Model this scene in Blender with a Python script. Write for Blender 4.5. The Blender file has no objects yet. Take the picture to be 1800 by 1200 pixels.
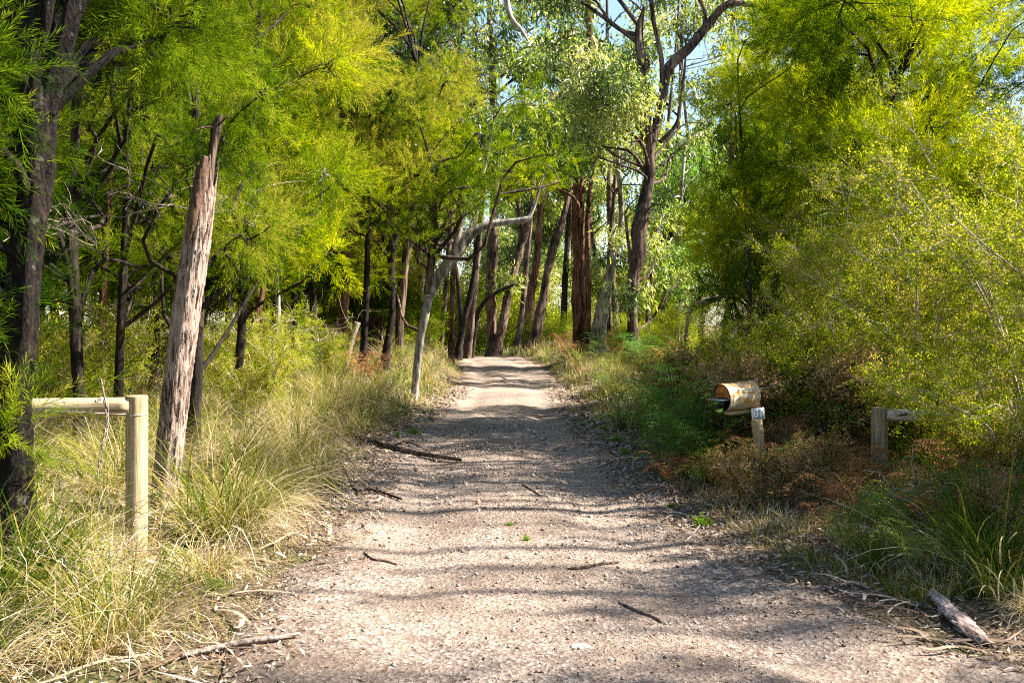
import bpy, math, random
import numpy as np
from mathutils import Vector

# ------------------------------------------------------------------ camera, sky, sun, exposure
SC = bpy.context.scene
COL = SC.collection
F_PX, W_PX, HOR, EYE = 1750.0, 1800.0, 560.0, 1.5      # focal length and horizon row of the photo, eye height
cam_d = bpy.data.cameras.new("camera")
cam_d.sensor_width = 36.0
cam_d.lens = 36.0 * F_PX / W_PX
cam_d.shift_y = -(600.0 - HOR) / W_PX
cam_d.clip_start = 0.05
cam_d.clip_end = 3000.0
cam = bpy.data.objects.new("camera", cam_d)
cam.location = (0, 0, EYE)
cam.rotation_euler = (math.radians(90), 0, 0)
COL.objects.link(cam)
SC.camera = cam

SUN_EL = math.radians(43.0)
SUN_AZ = math.radians(88.0)          # clockwise from +Y: from the right, a touch ahead of the camera
world = bpy.data.worlds.new("World")
SC.world = world
world.use_nodes = True
wn = world.node_tree.nodes
wn.clear()
w_out = wn.new('ShaderNodeOutputWorld')
w_bg = wn.new('ShaderNodeBackground')
w_sky = wn.new('ShaderNodeTexSky')
w_sky.sky_type = 'NISHITA'
w_sky.sun_disc = False
w_sky.sun_elevation = SUN_EL
w_sky.sun_rotation = SUN_AZ
w_sky.air_density = 1.1
w_sky.dust_density = 0.6
w_sky.ozone_density = 1.5
w_bg.inputs[1].default_value = 0.064
world.node_tree.links.new(w_sky.outputs[0], w_bg.inputs[0])
world.node_tree.links.new(w_bg.outputs[0], w_out.inputs[0])

sun_d = bpy.data.lights.new("sun", 'SUN')
sun_d.energy = 5.0
sun_d.angle = math.radians(0.55)
sun_d.color = (1.0, 0.91, 0.79)
sun = bpy.data.objects.new("sun", sun_d)
sdir = Vector((math.sin(SUN_AZ) * math.cos(SUN_EL), math.cos(SUN_AZ) * math.cos(SUN_EL), math.sin(SUN_EL)))
sun.rotation_euler = sdir.to_track_quat('Z', 'Y').to_euler()
sun.location = (20, 0, 30)
COL.objects.link(sun)

SC.view_settings.view_transform = 'Standard'
SC.view_settings.look = 'None'
SC.view_settings.exposure = 2.2
SC.view_settings.gamma = 1.0
SC.render.engine = 'CYCLES'
SC.cycles.max_bounces = 6
SC.cycles.diffuse_bounces = 4
SC.cycles.glossy_bounces = 2
SC.cycles.transmission_bounces = 3
SC.cycles.use_denoising = False
SC.cycles.filter_width = 1.15
SC.cycles.sample_clamp_indirect = 6.0

rng = np.random.default_rng(7)
R = random.Random(11)
PI = math.pi


def link(o, parent=None):
    COL.objects.link(o)
    if parent is not None:
        o.parent = parent
    return o


def tag(o, label=None, cat=None, group=None, kind=None):
    if label: o['label'] = label
    if cat: o['category'] = cat
    if group: o['group'] = group
    if kind: o['kind'] = kind
    return o


def empty(name, loc, rz=0.0, s=1.0):
    o = bpy.data.objects.new(name, None)
    o.empty_display_size = 0.2
    o.location = loc
    o.rotation_euler = (0, 0, rz)
    o.scale = (s, s, s)
    return link(o)


# ------------------------------------------------------------------ materials
def nt(name):
    m = bpy.data.materials.new(name)
    m.use_nodes = True
    t = m.node_tree
    t.nodes.clear()
    out = t.nodes.new('ShaderNodeOutputMaterial')
    return m, t, out


def ramp(t, stops, interp='LINEAR'):
    n = t.nodes.new('ShaderNodeValToRGB')
    cr = n.color_ramp
    cr.interpolation = interp
    while len(cr.elements) < len(stops):
        cr.elements.new(0.5)
    for e, (p, c) in zip(cr.elements, stops):
        e.position = p
        e.color = (c[0], c[1], c[2], 1)
    return n


def leaf_mat(name, stops, trans=0.5, tmul=(1.7, 1.7, 1.2), gloss=0.0, rough=0.45, rnd=0.12):
    m, t, out = nt(name)
    L = t.links
    at = t.nodes.new('ShaderNodeAttribute'); at.attribute_name = 'tint'
    oi = t.nodes.new('ShaderNodeObjectInfo')
    ad = t.nodes.new('ShaderNodeMath'); ad.operation = 'MULTIPLY_ADD'
    ad.inputs[1].default_value = rnd
    L.new(oi.outputs['Random'], ad.inputs[0])
    L.new(at.outputs['Fac'], ad.inputs[2])
    rp = ramp(t, stops)
    L.new(ad.outputs[0], rp.inputs[0])
    mu = t.nodes.new('ShaderNodeMix'); mu.data_type = 'RGBA'; mu.blend_type = 'MULTIPLY'
    mu.inputs[0].default_value = 1.0
    mu.inputs[7].default_value = (*tmul, 1)
    L.new(rp.outputs[0], mu.inputs[6])
    tr = t.nodes.new('ShaderNodeBsdfTranslucent')
    L.new(mu.outputs[2], tr.inputs[0])
    if gloss > 0:
        d = t.nodes.new('ShaderNodeBsdfPrincipled')
        d.inputs['Roughness'].default_value = rough
        d.inputs['Specular IOR Level'].default_value = gloss
        L.new(rp.outputs[0], d.inputs['Base Color'])
    else:
        d = t.nodes.new('ShaderNodeBsdfDiffuse')
        L.new(rp.outputs[0], d.inputs[0])
    mx = t.nodes.new('ShaderNodeMixShader')
    mx.inputs[0].default_value = trans
    L.new(d.outputs[0], mx.inputs[1])
    L.new(tr.outputs[0], mx.inputs[2])
    L.new(mx.outputs[0], out.inputs[0])
    return m


def bark_mat(name, stops, scale=(9, 9, 1.2), detail_scale=1.0, bump=0.5, dist=0.02, spots=None, rough=0.9):
    """bark / weathered wood: two stretched noises, optional lichen spots"""
    m, t, out = nt(name)
    L = t.links
    tc = t.nodes.new('ShaderNodeTexCoord')
    mp = t.nodes.new('ShaderNodeMapping')
    mp.inputs['Scale'].default_value = scale
    L.new(tc.outputs['Object'], mp.inputs[0])
    n1 = t.nodes.new('ShaderNodeTexNoise')
    n1.inputs['Scale'].default_value = 2.2 * detail_scale
    n1.inputs['Detail'].default_value = 7
    n1.inputs['Roughness'].default_value = 0.62
    n1.inputs['Distortion'].default_value = 0.5
    L.new(mp.outputs[0], n1.inputs['Vector'])
    n2 = t.nodes.new('ShaderNodeTexNoise')
    n2.inputs['Scale'].default_value = 1.6
    n2.inputs['Detail'].default_value = 4
    L.new(tc.outputs['Object'], n2.inputs['Vector'])
    ma = t.nodes.new('ShaderNodeMath'); ma.operation = 'MULTIPLY_ADD'
    ma.inputs[1].default_value = 0.38
    L.new(n2.outputs['Fac'], ma.inputs[0])
    mb = t.nodes.new('ShaderNodeMath'); mb.operation = 'MULTIPLY'
    mb.inputs[1].default_value = 0.68
    L.new(n1.outputs['Fac'], mb.inputs[0])
    L.new(mb.outputs[0], ma.inputs[2])
    st = t.nodes.new('ShaderNodeMapRange')
    st.inputs[1].default_value = 0.36; st.inputs[2].default_value = 0.70
    st.inputs[3].default_value = 0.12; st.inputs[4].default_value = 0.90
    L.new(ma.outputs[0], st.inputs[0])
    rp = ramp(t, stops)
    L.new(st.outputs[0], rp.inputs[0])
    colour = rp.outputs[0]
    if spots:
        vn = t.nodes.new('ShaderNodeTexNoise')
        vn.inputs['Scale'].default_value = 9.0
        vn.inputs['Detail'].default_value = 5
        vn.inputs['Roughness'].default_value = 0.7
        L.new(tc.outputs['Object'], vn.inputs['Vector'])
        r2 = ramp(t, [(0.60, (0, 0, 0)), (0.66, (1, 1, 1))])
        L.new(vn.outputs['Fac'], r2.inputs[0])
        mx = t.nodes.new('ShaderNodeMix'); mx.data_type = 'RGBA'
        L.new(r2.outputs[0], mx.inputs[0])
        L.new(colour, mx.inputs[6])
        mx.inputs[7].default_value = (*spots, 1)
        colour = mx.outputs[2]
    b = t.nodes.new('ShaderNodeBsdfPrincipled')
    b.inputs['Roughness'].default_value = rough
    b.inputs['Specular IOR Level'].default_value = 0.2
    L.new(colour, b.inputs['Base Color'])
    bp = t.nodes.new('ShaderNodeBump')
    bp.inputs['Strength'].default_value = bump
    bp.inputs['Distance'].default_value = dist
    L.new(n1.outputs['Fac'], bp.inputs['Height'])
    L.new(bp.outputs[0], b.inputs['Normal'])
    L.new(b.outputs[0], out.inputs[0])
    return m


M = {}
# fine needle foliage of the cherry ballart trees
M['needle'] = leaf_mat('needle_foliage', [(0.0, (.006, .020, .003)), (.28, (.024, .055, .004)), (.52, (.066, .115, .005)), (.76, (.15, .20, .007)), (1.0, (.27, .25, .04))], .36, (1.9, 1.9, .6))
M['needle_dark'] = leaf_mat('dark_needle_foliage', [(0.0, (.005, .018, .004)), (.4, (.016, .046, .006)), (.7, (.04, .09, .008)), (1.0, (.12, .16, .02))], .40, (1.8, 1.9, .9))
M['needle_gold'] = leaf_mat('yellow_green_foliage', [(0.0, (.008, .028, .002)), (.3, (.045, .090, .003)), (.6, (.135, .195, .004)), (1.0, (.31, .33, .006))], .42, (2.1, 2.0, .6))  # yellowed leaf colour carries the sun's glow on the right-hand trees
M['gum_leaf'] = leaf_mat('gum_foliage', [(0.0, (.018, .045, .020)), (.35, (.052, .095, .026)), (.62, (.13, .18, .035)), (.85, (.25, .29, .07)), (1.0, (.40, .40, .20))], .42, (1.9, 1.9, .8), gloss=.6, rough=.38)
M['gum_bright'] = leaf_mat('bright_gum_foliage', [(0.0, (.05, .13, .02)), (.5, (.11, .22, .03)), (1.0, (.22, .30, .05))], .5, (1.9, 1.9, 1.0), gloss=.4)
M['shrub_leaf'] = leaf_mat('tea_tree_foliage', [(0.0, (.04, .075, .006)), (.45, (.13, .185, .008)), (.8, (.28, .32, .018)), (1.0, (.38, .31, .10))], .45, (1.9, 1.9, .7))
M['grass'] = leaf_mat('grass_blades', [(0.0, (.025, .065, .006)), (.28, (.08, .13, .012)), (.45, (.22, .20, .03)), (.62, (.36, .27, .12)), (.8, (.52, .42, .25)), (1.0, (.62, .55, .42))], .35, (1.4, 1.4, 1.0))
M['grass_green'] = leaf_mat('green_grass_blades', [(0.0, (.03, .10, .01)), (.5, (.08, .19, .015)), (1.0, (.20, .26, .04))], .4, (1.7, 1.7, 1.0))
M['fern_green'] = leaf_mat('green_bracken', [(0.0, (.025, .085, .025)), (.5, (.06, .14, .03)), (1.0, (.18, .21, .04))], .4, (1.8, 1.8, 1.2))
M['fern_brown'] = leaf_mat('rusty_bracken', [(0.0, (.05, .022, .012)), (.5, (.18, .075, .032)), (1.0, (.36, .20, .11))], .35, (1.5, 1.4, 1.0))
M['herb'] = leaf_mat('herb_foliage', [(0.0, (.05, .13, .01)), (1.0, (.17, .27, .02))], .45, (1.7, 1.7, .9))
M['litter'] = leaf_mat('fallen_leaves', [(0.0, (.07, .045, .03)), (.4, (.19, .13, .085)), (.75, (.34, .27, .20)), (1.0, (.45, .40, .35))], .1, (1, 1, 1))

M['bark_dark'] = bark_mat('dark_ballart_bark', [(.3, (.004, .003, .003)), (.5, (.008, .0055, .004)), (.85, (.045, .029, .019))], (22, 22, 8), 1.0, 1.0, .045, spots=(.075, .075, .055))
M['bark_black'] = bark_mat('blackened_bark', [(.3, (.006, .005, .004)), (.55, (.024, .018, .014)), (.8, (.07, .05, .035))], (10, 10, 2), 1.0, .8, .02)
M['bark_red'] = bark_mat('stringy_red_bark', [(.3, (.020, .009, .006)), (.5, (.095, .042, .026)), (.72, (.27, .14, .09))], (12, 12, .9), 1.0, .9, .03)
M['bark_brown'] = bark_mat('fibrous_brown_bark', [(.3, (.016, .011, .009)), (.5, (.070, .045, .034)), (.75, (.24, .17, .13))], (12, 12, .9), 1.0, .9, .03)
M['bark_pale'] = bark_mat('smooth_pale_bark', [(.3, (.09, .08, .065)), (.5, (.27, .24, .20)), (.75, (.46, .42, .36))], (7, 7, 1.6), 1.0, .5, .015)
M['dead_wood'] = bark_mat('weathered_dead_wood', [(.30, (.045, .028, .020)), (.40, (.15, .10, .08)), (.52, (.29, .22, .18)), (.8, (.42, .35, .30))], (26, 26, 3.4), 1.0, 1.0, .025)
M['grey_wood'] = bark_mat('grey_fallen_wood', [(.3, (.09, .07, .06)), (.5, (.26, .20, .17)), (.8, (.42, .35, .31))], (18, 18, 6), 1.0, .8, .01)
M['torn_wood'] = bark_mat('torn_orange_wood', [(.3, (.04, .024, .016)), (.5, (.11, .065, .045)), (.8, (.26, .18, .13))], (30, 30, 2), 1.0, .8, .01)
M['pine_post'] = bark_mat('treated_pine', [(.12, (.15, .105, .055)), (.32, (.29, .225, .125)), (.55, (.37, .295, .175)), (.85, (.46, .385, .25))], (22, 22, 1.6), 1.0, .6, .008, spots=(.26, .205, .125))
M['pine_rail'] = bark_mat('treated_pine_rail', [(.15, (.14, .09, .05)), (.32, (.33, .25, .15)), (.55, (.42, .33, .205)), (.85, (.52, .44, .30))], (1.2, 24, 24), 1.0, .5, .006)
M['twig_pale'] = bark_mat('pale_twigs', [(.3, (.24, .19, .15)), (.7, (.56, .48, .40))], (6, 6, 6), 1.0, .2, .004)
M['twig_dark'] = bark_mat('dark_twigs', [(.3, (.03, .022, .016)), (.7, (.13, .09, .065))], (6, 6, 6), 1.0, .2, .004)


def flat_mat(name, col, rough=.6, metal=0.0, spec=.5):
    m, t, out = nt(name)
    b = t.nodes.new('ShaderNodeBsdfPrincipled')
    tc = t.nodes.new('ShaderNodeTexCoord')
    n = t.nodes.new('ShaderNodeTexNoise'); n.inputs['Scale'].default_value = 30; n.inputs['Detail'].default_value = 5
    t.links.new(tc.outputs['Object'], n.inputs['Vector'])
    rp = ramp(t, [(.3, tuple(c * .72 for c in col)), (.7, tuple(min(1, c * 1.15) for c in col))])
    t.links.new(n.outputs['Fac'], rp.inputs[0])
    t.links.new(rp.outputs[0], b.inputs['Base Color'])
    b.inputs['Roughness'].default_value = rough
    b.inputs['Metallic'].default_value = metal
    b.inputs['Specular IOR Level'].default_value = spec
    t.links.new(b.outputs[0], out.inputs[0])
    return m


M['wire'] = flat_mat('galvanised_wire', (.55, .53, .50), .45, .6)


# ------------------------------------------------------------------ geometry collector
class Geo:
    def __init__(self):
        self.V, self.F, self.T, self.n = [], [], [], 0

    def add(self, V, F, T=None):
        V = np.asarray(V, dtype=np.float32).reshape(-1, 3)
        F = np.asarray(F, dtype=np.int32)
        if T is None:
            T = np.full(len(V), .5, np.float32)
        self.V.append(V); self.F.append(F + self.n); self.T.append(np.asarray(T, np.float32))
        self.n += len(V)
        return self

    def bounds(self):
        V = np.concatenate(self.V)
        return V.min(0), V.max(0)

    def build(self, name, mat, parent=None, origin=(0, 0, 0), smooth=False):
        V = np.concatenate(self.V) - np.asarray(origin, np.float32)
        tri = [f for f in self.F if f.shape[1] == 3]
        quad = [f for f in self.F if f.shape[1] == 4]
        loops, starts, off = [], [], 0
        if tri:
            t = np.concatenate(tri); loops.append(t.ravel()); starts.append(off + np.arange(len(t)) * 3); off += t.size
        if quad:
            q = np.concatenate(quad); loops.append(q.ravel()); starts.append(off + np.arange(len(q)) * 4); off += q.size
        loops = np.concatenate(loops).astype(np.int32); starts = np.concatenate(starts).astype(np.int32)
        me = bpy.data.meshes.new(name)
        me.vertices.add(len(V)); me.vertices.foreach_set('co', V.ravel())
        me.loops.add(len(loops)); me.loops.foreach_set('vertex_index', loops)
        me.polygons.add(len(starts)); me.polygons.foreach_set('loop_start', starts)
        if smooth:
            me.polygons.foreach_set('use_smooth', np.ones(len(starts), bool))
        a = me.attributes.new('tint', 'FLOAT', 'POINT')
        a.data.foreach_set('value', np.concatenate(self.T))
        me.materials.append(mat)
        me.update(calc_edges=True)
        o = bpy.data.objects.new(name, me)
        return link(o, parent)


def vnoise(p, seed=0):
    """cheap smooth pseudo-noise of arbitrary-dimension points, about -1..1"""
    r = np.random.default_rng(seed)
    out = 0.0
    for k in range(5):
        w = r.normal(size=p.shape[-1]) * (1.0 + .55 * k)
        out = out + np.sin(p @ w + r.uniform(0, 6.28)) / (1 + .5 * k)
    return out / 2.2


def catmull(P, n):
    """resample control rows (any number of columns) with a Catmull-Rom curve"""
    P = np.asarray(P, float)
    if len(P) < 3:
        t = np.linspace(0, 1, n)[:, None]
        return P[0] * (1 - t) + P[-1] * t
    Q = np.vstack([2 * P[0] - P[1], P, 2 * P[-1] - P[-2]])
    u = np.linspace(0, len(P) - 1 - 1e-6, n)
    i = u.astype(int); f = (u - i)[:, None]
    a, b, c, d = Q[i], Q[i + 1], Q[i + 2], Q[i + 3]
    return .5 * (2 * b + (c - a) * f + (2 * a - 5 * b + 4 * c - d) * f ** 2 + (3 * b - a - 3 * c + d) * f ** 3)


def tube(P, r, sides=8, ridge=0.0, seed=0, cap=True, lump=0.0, freq=4):
    """tapered tube along P (n,3) with radii r (n); ridge = bark furrow depth as a share of the radius"""
    P = np.asarray(P, float); r = np.asarray(r, float) * np.ones(len(P))
    T = np.gradient(P, axis=0)
    T /= np.linalg.norm(T, axis=1)[:, None] + 1e-9
    ref = np.array([0., 1., 0.]) if abs(T[0][1]) < .8 else np.array([1., 0., 0.])
    U = np.cross(T, ref); U /= np.linalg.norm(U, axis=1)[:, None] + 1e-9
    Wv = np.cross(T, U)
    a = np.linspace(0, 2 * PI, sides, endpoint=False)
    ca, sa = np.cos(a), np.sin(a)
    n = len(P)
    L = np.concatenate([[0], np.cumsum(np.linalg.norm(np.diff(P, axis=0), axis=1))])
    rad = np.repeat(r[:, None], sides, 1)
    if ridge or lump:
        q = np.stack([np.repeat(ca[None] * freq, n, 0), np.repeat(sa[None] * freq, n, 0), np.repeat(L[:, None] * 1.3, sides, 1)], -1)
        rr = np.random.default_rng(seed)
        rad = rad * (1 + ridge * (vnoise(q, seed) * .7 + rr.normal(size=(1, sides)) * .5 + rr.normal(size=(n, sides)) * .28))
        if lump:
            q2 = np.stack([np.repeat(ca[None], n, 0), np.repeat(sa[None], n, 0), np.repeat(L[:, None] * 2.2, sides, 1)], -1)
            rad = rad * (1 + lump * vnoise(q2, seed + 5))
    V = P[:, None] + rad[..., None] * (ca[None, :, None] * U[:, None] + sa[None, :, None] * Wv[:, None])
    V = V.reshape(-1, 3)
    i = np.arange(n - 1)[:, None] * sides; j = np.arange(sides)[None]
    jn = (j + 1) % sides
    F = np.stack([i + j, i + jn, i + sides + jn, i + sides + j], -1).reshape(-1, 4)
    if cap:
        V = np.vstack([V, P[0], P[-1]])
        c0, c1 = n * sides, n * sides + 1
        j = np.arange(sides); jn = (j + 1) % sides
        # caps as quads with a repeated centre would be degenerate: pair the sides instead
        if sides % 2 == 0:
            k = np.arange(0, sides, 2)
            F = np.vstack([F, np.stack([np.full(len(k), c0), (k + 2) % sides, k + 1, k], -1)])
            b = (n - 1) * sides
            F = np.vstack([F, np.stack([np.full(len(k), c1), b + k, b + k + 1, b + (k + 2) % sides], -1)])
    return V, F


def basis(D, rg):
    D = D / (np.linalg.norm(D, axis=1)[:, None] + 1e-9)
    X = rg.normal(size=D.shape)
    U = np.cross(D, X); U /= np.linalg.norm(U, axis=1)[:, None] + 1e-9
    return U, np.cross(D, U), D


def bake(geo, templates, pos, dirs, scale, tint, rg):
    """stamp small templates (V, F, T), growing along +Z, at pos along dirs"""
    N = len(pos)
    if N == 0:
        return
    U, Wv, D = basis(np.asarray(dirs, float), rg)
    pick = rg.integers(0, len(templates), N)
    scale = np.asarray(scale) * np.ones(N)
    for k, (V, F, T) in enumerate(templates):
        idx = np.nonzero(pick == k)[0]
        if len(idx) == 0:
            continue
        s = scale[idx][:, None, None]
        P = pos[idx][:, None] + s * (V[None, :, 0:1] * U[idx][:, None] + V[None, :, 1:2] * Wv[idx][:, None] + V[None, :, 2:3] * D[idx][:, None])
        Fo = (F[None] + (np.arange(len(idx)) * len(V))[:, None, None]).reshape(-1, F.shape[1])
        To = np.clip(T[None] + np.asarray(tint)[idx][:, None], 0, 1)
        geo.add(P.reshape(-1, 3), Fo, To.ravel())


# ------------------------------------------------------------------ foliage templates
def ribbon(p0, p1, w, mid=None, side=None, rg=rng):
    """thin tapered leaf: a bent diamond of two triangles"""
    d = p1 - p0
    if side is None:
        side = np.cross(d, rg.normal(size=3))
    side = side / (np.linalg.norm(side) + 1e-9) * w
    m = p0 + d * .45 if mid is None else mid
    return np.array([p0, m + side, p1, m - side])


RF = np.array([[0, 1, 2], [0, 2, 3]])


def needle_spray(seed, L=.34, n=30, w=.0028, flen=.13, droop=.25, spread=.55):
    r = np.random.default_rng(seed)
    V, F, T = [], [], []
    bend = r.normal(size=3) * .05
    for i in range(n):
        u = (i + .5) / n
        base = np.array([0, 0, L * u]) + bend * u * u
        a = i * 2.4 + r.uniform(-.5, .5)
        sp = spread * (1.15 - .5 * u)
        d = np.array([math.cos(a) * sp, math.sin(a) * sp, 1.0 - .1 * droop]) + r.normal(size=3) * .14
        d /= np.linalg.norm(d)
        l = flen * r.uniform(.6, 1.25) * (1.1 - .4 * u)
        q = ribbon(base, base + d * l, w * r.uniform(.8, 1.4), rg=r)
        F.append(RF + 4 * i); V.append(q)
        t = r.uniform(-.08, .08)
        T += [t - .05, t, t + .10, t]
    V.append(np.array([[0.002, 0, 0], [-.002, 0, 0], bend + np.array([0, 0, L])]))
    F.append(np.array([[4 * n, 4 * n + 1, 4 * n + 2]])); T += [-.3, -.3, -.1]
    return np.vstack(V).astype(np.float32), np.vstack(F), np.array(T, np.float32)


def leaf_cluster(seed, n=9, ll=.13, w=.014, span=.16, hang=.8):
    """gum leaves hanging from a twig; template axis +Z is the way the leaves hang"""
    r = np.random.default_rng(seed)
    V, F, T = [], [], []
    for i in range(n):
        base = r.normal(size=3) * span * .5
        d = np.array([0, 0, hang]) + r.normal(size=3) * .5
        d /= np.linalg.norm(d)
        l = ll * r.uniform(.6, 1.25)
        mid = base + d * l * .45 + r.normal(size=3) * l * .07
        V.append(ribbon(base, base + d * l, w * r.uniform(.7, 1.3), mid=mid, rg=r)); F.append(RF + 4 * i)
        t = r.uniform(-.14, .14)
        T += [t] * 4
    return np.vstack(V).astype(np.float32), np.vstack(F), np.array(T, np.float32)


def twiglet(seed, L=.20, n=30, ll=.024, w=.0060, spread=.9):
    """small-leaved twig"""
    r = np.random.default_rng(seed)
    V, F, T = [], [], []
    for i in range(n):
        base = np.array([0, 0, L * r.uniform(0, 1)]) + r.normal(size=3) * L * .10
        a = r.uniform(0, 6.28)
        d = np.array([math.cos(a) * spread, math.sin(a) * spread, .6]) + r.normal(size=3) * .3
        d /= np.linalg.norm(d)
        V.append(ribbon(base, base + d * ll * r.uniform(.7, 1.5), w * r.uniform(.8, 1.3), rg=r)); F.append(RF + 4 * i)
        t = r.uniform(-.2, .2)
        T += [t] * 4
    return np.vstack(V).astype(np.float32), np.vstack(F), np.array(T, np.float32)


NEEDLE_NEAR = [needle_spray(s, .26, 46, .0017, .075, spread=.75) for s in range(6)]
NEEDLE_MID = [needle_spray(20 + s, .32, 34, .0034, .10, spread=.8) for s in range(5)]
NEEDLE_FAR = [needle_spray(40 + s, .42, 20, .009, .17, spread=.8) for s in range(4)]
GUM_NEAR = [leaf_cluster(s, 10, .12, .011) for s in range(5)]
GUM_MID = [leaf_cluster(20 + s, 9, .16, .018, .26) for s in range(5)]
GUM_FAR = [leaf_cluster(40 + s, 8, .26, .035, .42) for s in range(4)]
TWIG_NEAR = [twiglet(s) for s in range(5)]
TWIG_MID = [twiglet(20 + s, .30, 18, .040, .011) for s in range(4)]
KIT = {'needle_near': (NEEDLE_NEAR, .30), 'needle_mid': (NEEDLE_MID, .42), 'needle_far': (NEEDLE_FAR, .62),
       'gum_near': (GUM_NEAR, .2), 'gum_mid': (GUM_MID, .3), 'gum_far': (GUM_FAR, .45),
       'twig_near': (TWIG_NEAR, .2), 'twig_mid': (TWIG_MID, .3)}


# ------------------------------------------------------------------ terrain
def lerp_tab(y, tab):
    ys, vs = zip(*tab)
    return np.interp(y, ys, vs)


RIGHT = [(-6, 4.6), (2.5, 3.4), (3.6, 2.9), (4.6, 2.0), (5.2, 1.68), (6.2, 1.45), (7.7, 1.28), (9.7, 1.22), (13, 1.10), (18.7, 1.07), (26, 1.05), (32, .85), (38, .42), (44, -.6), (52, -3.2), (64, -9), (90, -22)]
LEFT = [(-6, -4.2), (0.5, -2.0), (2.5, -1.35), (3.6, -1.22), (4.6, -1.28), (6.2, -1.29), (7.7, -1.32), (9.7, -1.44), (11.9, -1.66), (13.8, -1.52), (18.7, -1.22), (26, -1.3), (32, -1.66), (38, -2.1), (44, -3.2), (52, -6.2), (64, -12), (90, -25)]


def G(x, y):
    """ground height; the driveway bed is the zero level up to the crest"""
    x = np.asarray(x, float); y = np.asarray(y, float)
    l = lerp_tab(y, LEFT); r = lerp_tab(y, RIGHT)
    sl = np.clip(l - x, 0, None); sr = np.clip(x - r, 0, None)
    AL = lerp_tab(y, [(0, .06), (6, .12), (10, .22), (15, .50), (22, .60), (36, .45), (50, .1), (80, 0)])
    AR = lerp_tab(y, [(0, .03), (6, .06), (10, .16), (15, .28), (25, .42), (38, .40), (50, .1), (80, 0)])
    sm = lambda s, w: 1 - np.exp(-(s / w) ** 1.6)
    z = AL * sm(sl, .9) + AR * sm(sr, 1.0)
    z = z + .045 * np.clip(sl - 1.5, 0, 14) * np.clip(y / 14, .1, 1) * np.clip((60 - y) / 20, 0, 1)
    z = z + .02 * np.clip(sr - 2, 0, 14) * np.clip((60 - y) / 20, 0, 1)
    c = np.clip(y - 37.5, 0, None)
    z = z - .0045 * np.minimum(c, 24) ** 2 - .10 * np.clip(c - 24, 0, 60)
    out = np.clip(np.maximum(sl, sr) * 2.5, 0, 1)
    p = np.stack([x, y], -1)
    z = z + out * (.035 * vnoise(p * 2.1, 3) + .014 * vnoise(p * 7.7, 4)) + .004 * vnoise(p * 3.0, 5)
    return z


def edge_noise(y, seed):
    y = np.asarray(y, float)
    return .07 * np.sin(y * 1.9 + seed) + .05 * np.sin(y * 4.7 + 2 * seed) + .03 * np.sin(y * 11.3 + seed)


def make_ground():
    ys = np.concatenate([np.arange(-60, -4, 6), np.arange(-4, 3, .5), np.arange(3, 12, .09), np.arange(12, 42, .22), np.arange(42, 110, 1.4), np.geomspace(112, 1500, 14)])
    xs_p = np.concatenate([np.arange(0, 5, .09), np.arange(5, 14, .35), np.arange(14, 40, 1.5), np.geomspace(42, 1500, 14)])
    xs = np.concatenate([-xs_p[::-1], xs_p[1:]])
    X, Y = np.meshgrid(xs, ys)
    Z = G(X, Y)
    l = lerp_tab(Y, LEFT) + edge_noise(Y, 1.0); r = lerp_tab(Y, RIGHT) + edge_noise(Y, 4.0)
    inside = np.clip(np.minimum(X - l, r - X) * 6, 0, 1)
    Z = Z - .05 * inside
    nx = len(xs)
    i, j = np.meshgrid(np.arange(len(ys) - 1), np.arange(nx - 1), indexing='ij')
    a = i * nx + j
    F = np.stack([a, a + 1, a + nx + 1, a + nx], -1).reshape(-1, 4)
    g = Geo(); g.add(np.stack([X, Y, Z], -1).reshape(-1, 3), F)
    m, t, out = nt('leaf_littered_soil')
    L = t.links
    tc = t.nodes.new('ShaderNodeTexCoord')
    n1 = t.nodes.new('ShaderNodeTexNoise'); n1.inputs['Scale'].default_value = 26; n1.inputs['Detail'].default_value = 8; n1.inputs['Roughness'].default_value = .75
    n2 = t.nodes.new('ShaderNodeTexNoise'); n2.inputs['Scale'].default_value = .9; n2.inputs['Detail'].default_value = 5
    n3 = t.nodes.new('ShaderNodeTexVoronoi'); n3.inputs['Scale'].default_value = 38
    for n in (n1, n2, n3): L.new(tc.outputs['Object'], n.inputs['Vector'])
    r1 = ramp(t, [(.3, (.035, .024, .016)), (.5, (.12, .085, .055)), (.72, (.30, .23, .16))])
    L.new(n1.outputs['Fac'], r1.inputs[0])
    r2 = ramp(t, [(.3, (.03, .05, .012)), (.7, (.13, .13, .035))])
    L.new(n1.outputs['Fac'], r2.inputs[0])
    rm = ramp(t, [(.48, (0, 0, 0)), (.66, (.75, .75, .75))])
    L.new(n2.outputs['Fac'], rm.inputs[0])
    mx = t.nodes.new('ShaderNodeMix'); mx.data_type = 'RGBA'
    L.new(rm.outputs[0], mx.inputs[0]); L.new(r1.outputs[0], mx.inputs[6]); L.new(r2.outputs[0], mx.inputs[7])
    b = t.nodes.new('ShaderNodeBsdfPrincipled'); b.inputs['Roughness'].default_value = .95; b.inputs['Specular IOR Level'].default_value = .1
    L.new(mx.outputs[2], b.inputs['Base Color'])
    bp = t.nodes.new('ShaderNodeBump'); bp.inputs['Strength'].default_value = .8; bp.inputs['Distance'].default_value = .03
    ad = t.nodes.new('ShaderNodeMath'); ad.operation = 'ADD'
    L.new(n1.outputs['Fac'], ad.inputs[0]); L.new(n3.outputs['Distance'], ad.inputs[1])
    L.new(ad.outputs[0], bp.inputs['Height']); L.new(bp.outputs[0], b.inputs['Normal'])
    L.new(b.outputs[0], out.inputs[0])
    tag(g.build('ground', m, smooth=True), kind='structure')


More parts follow.
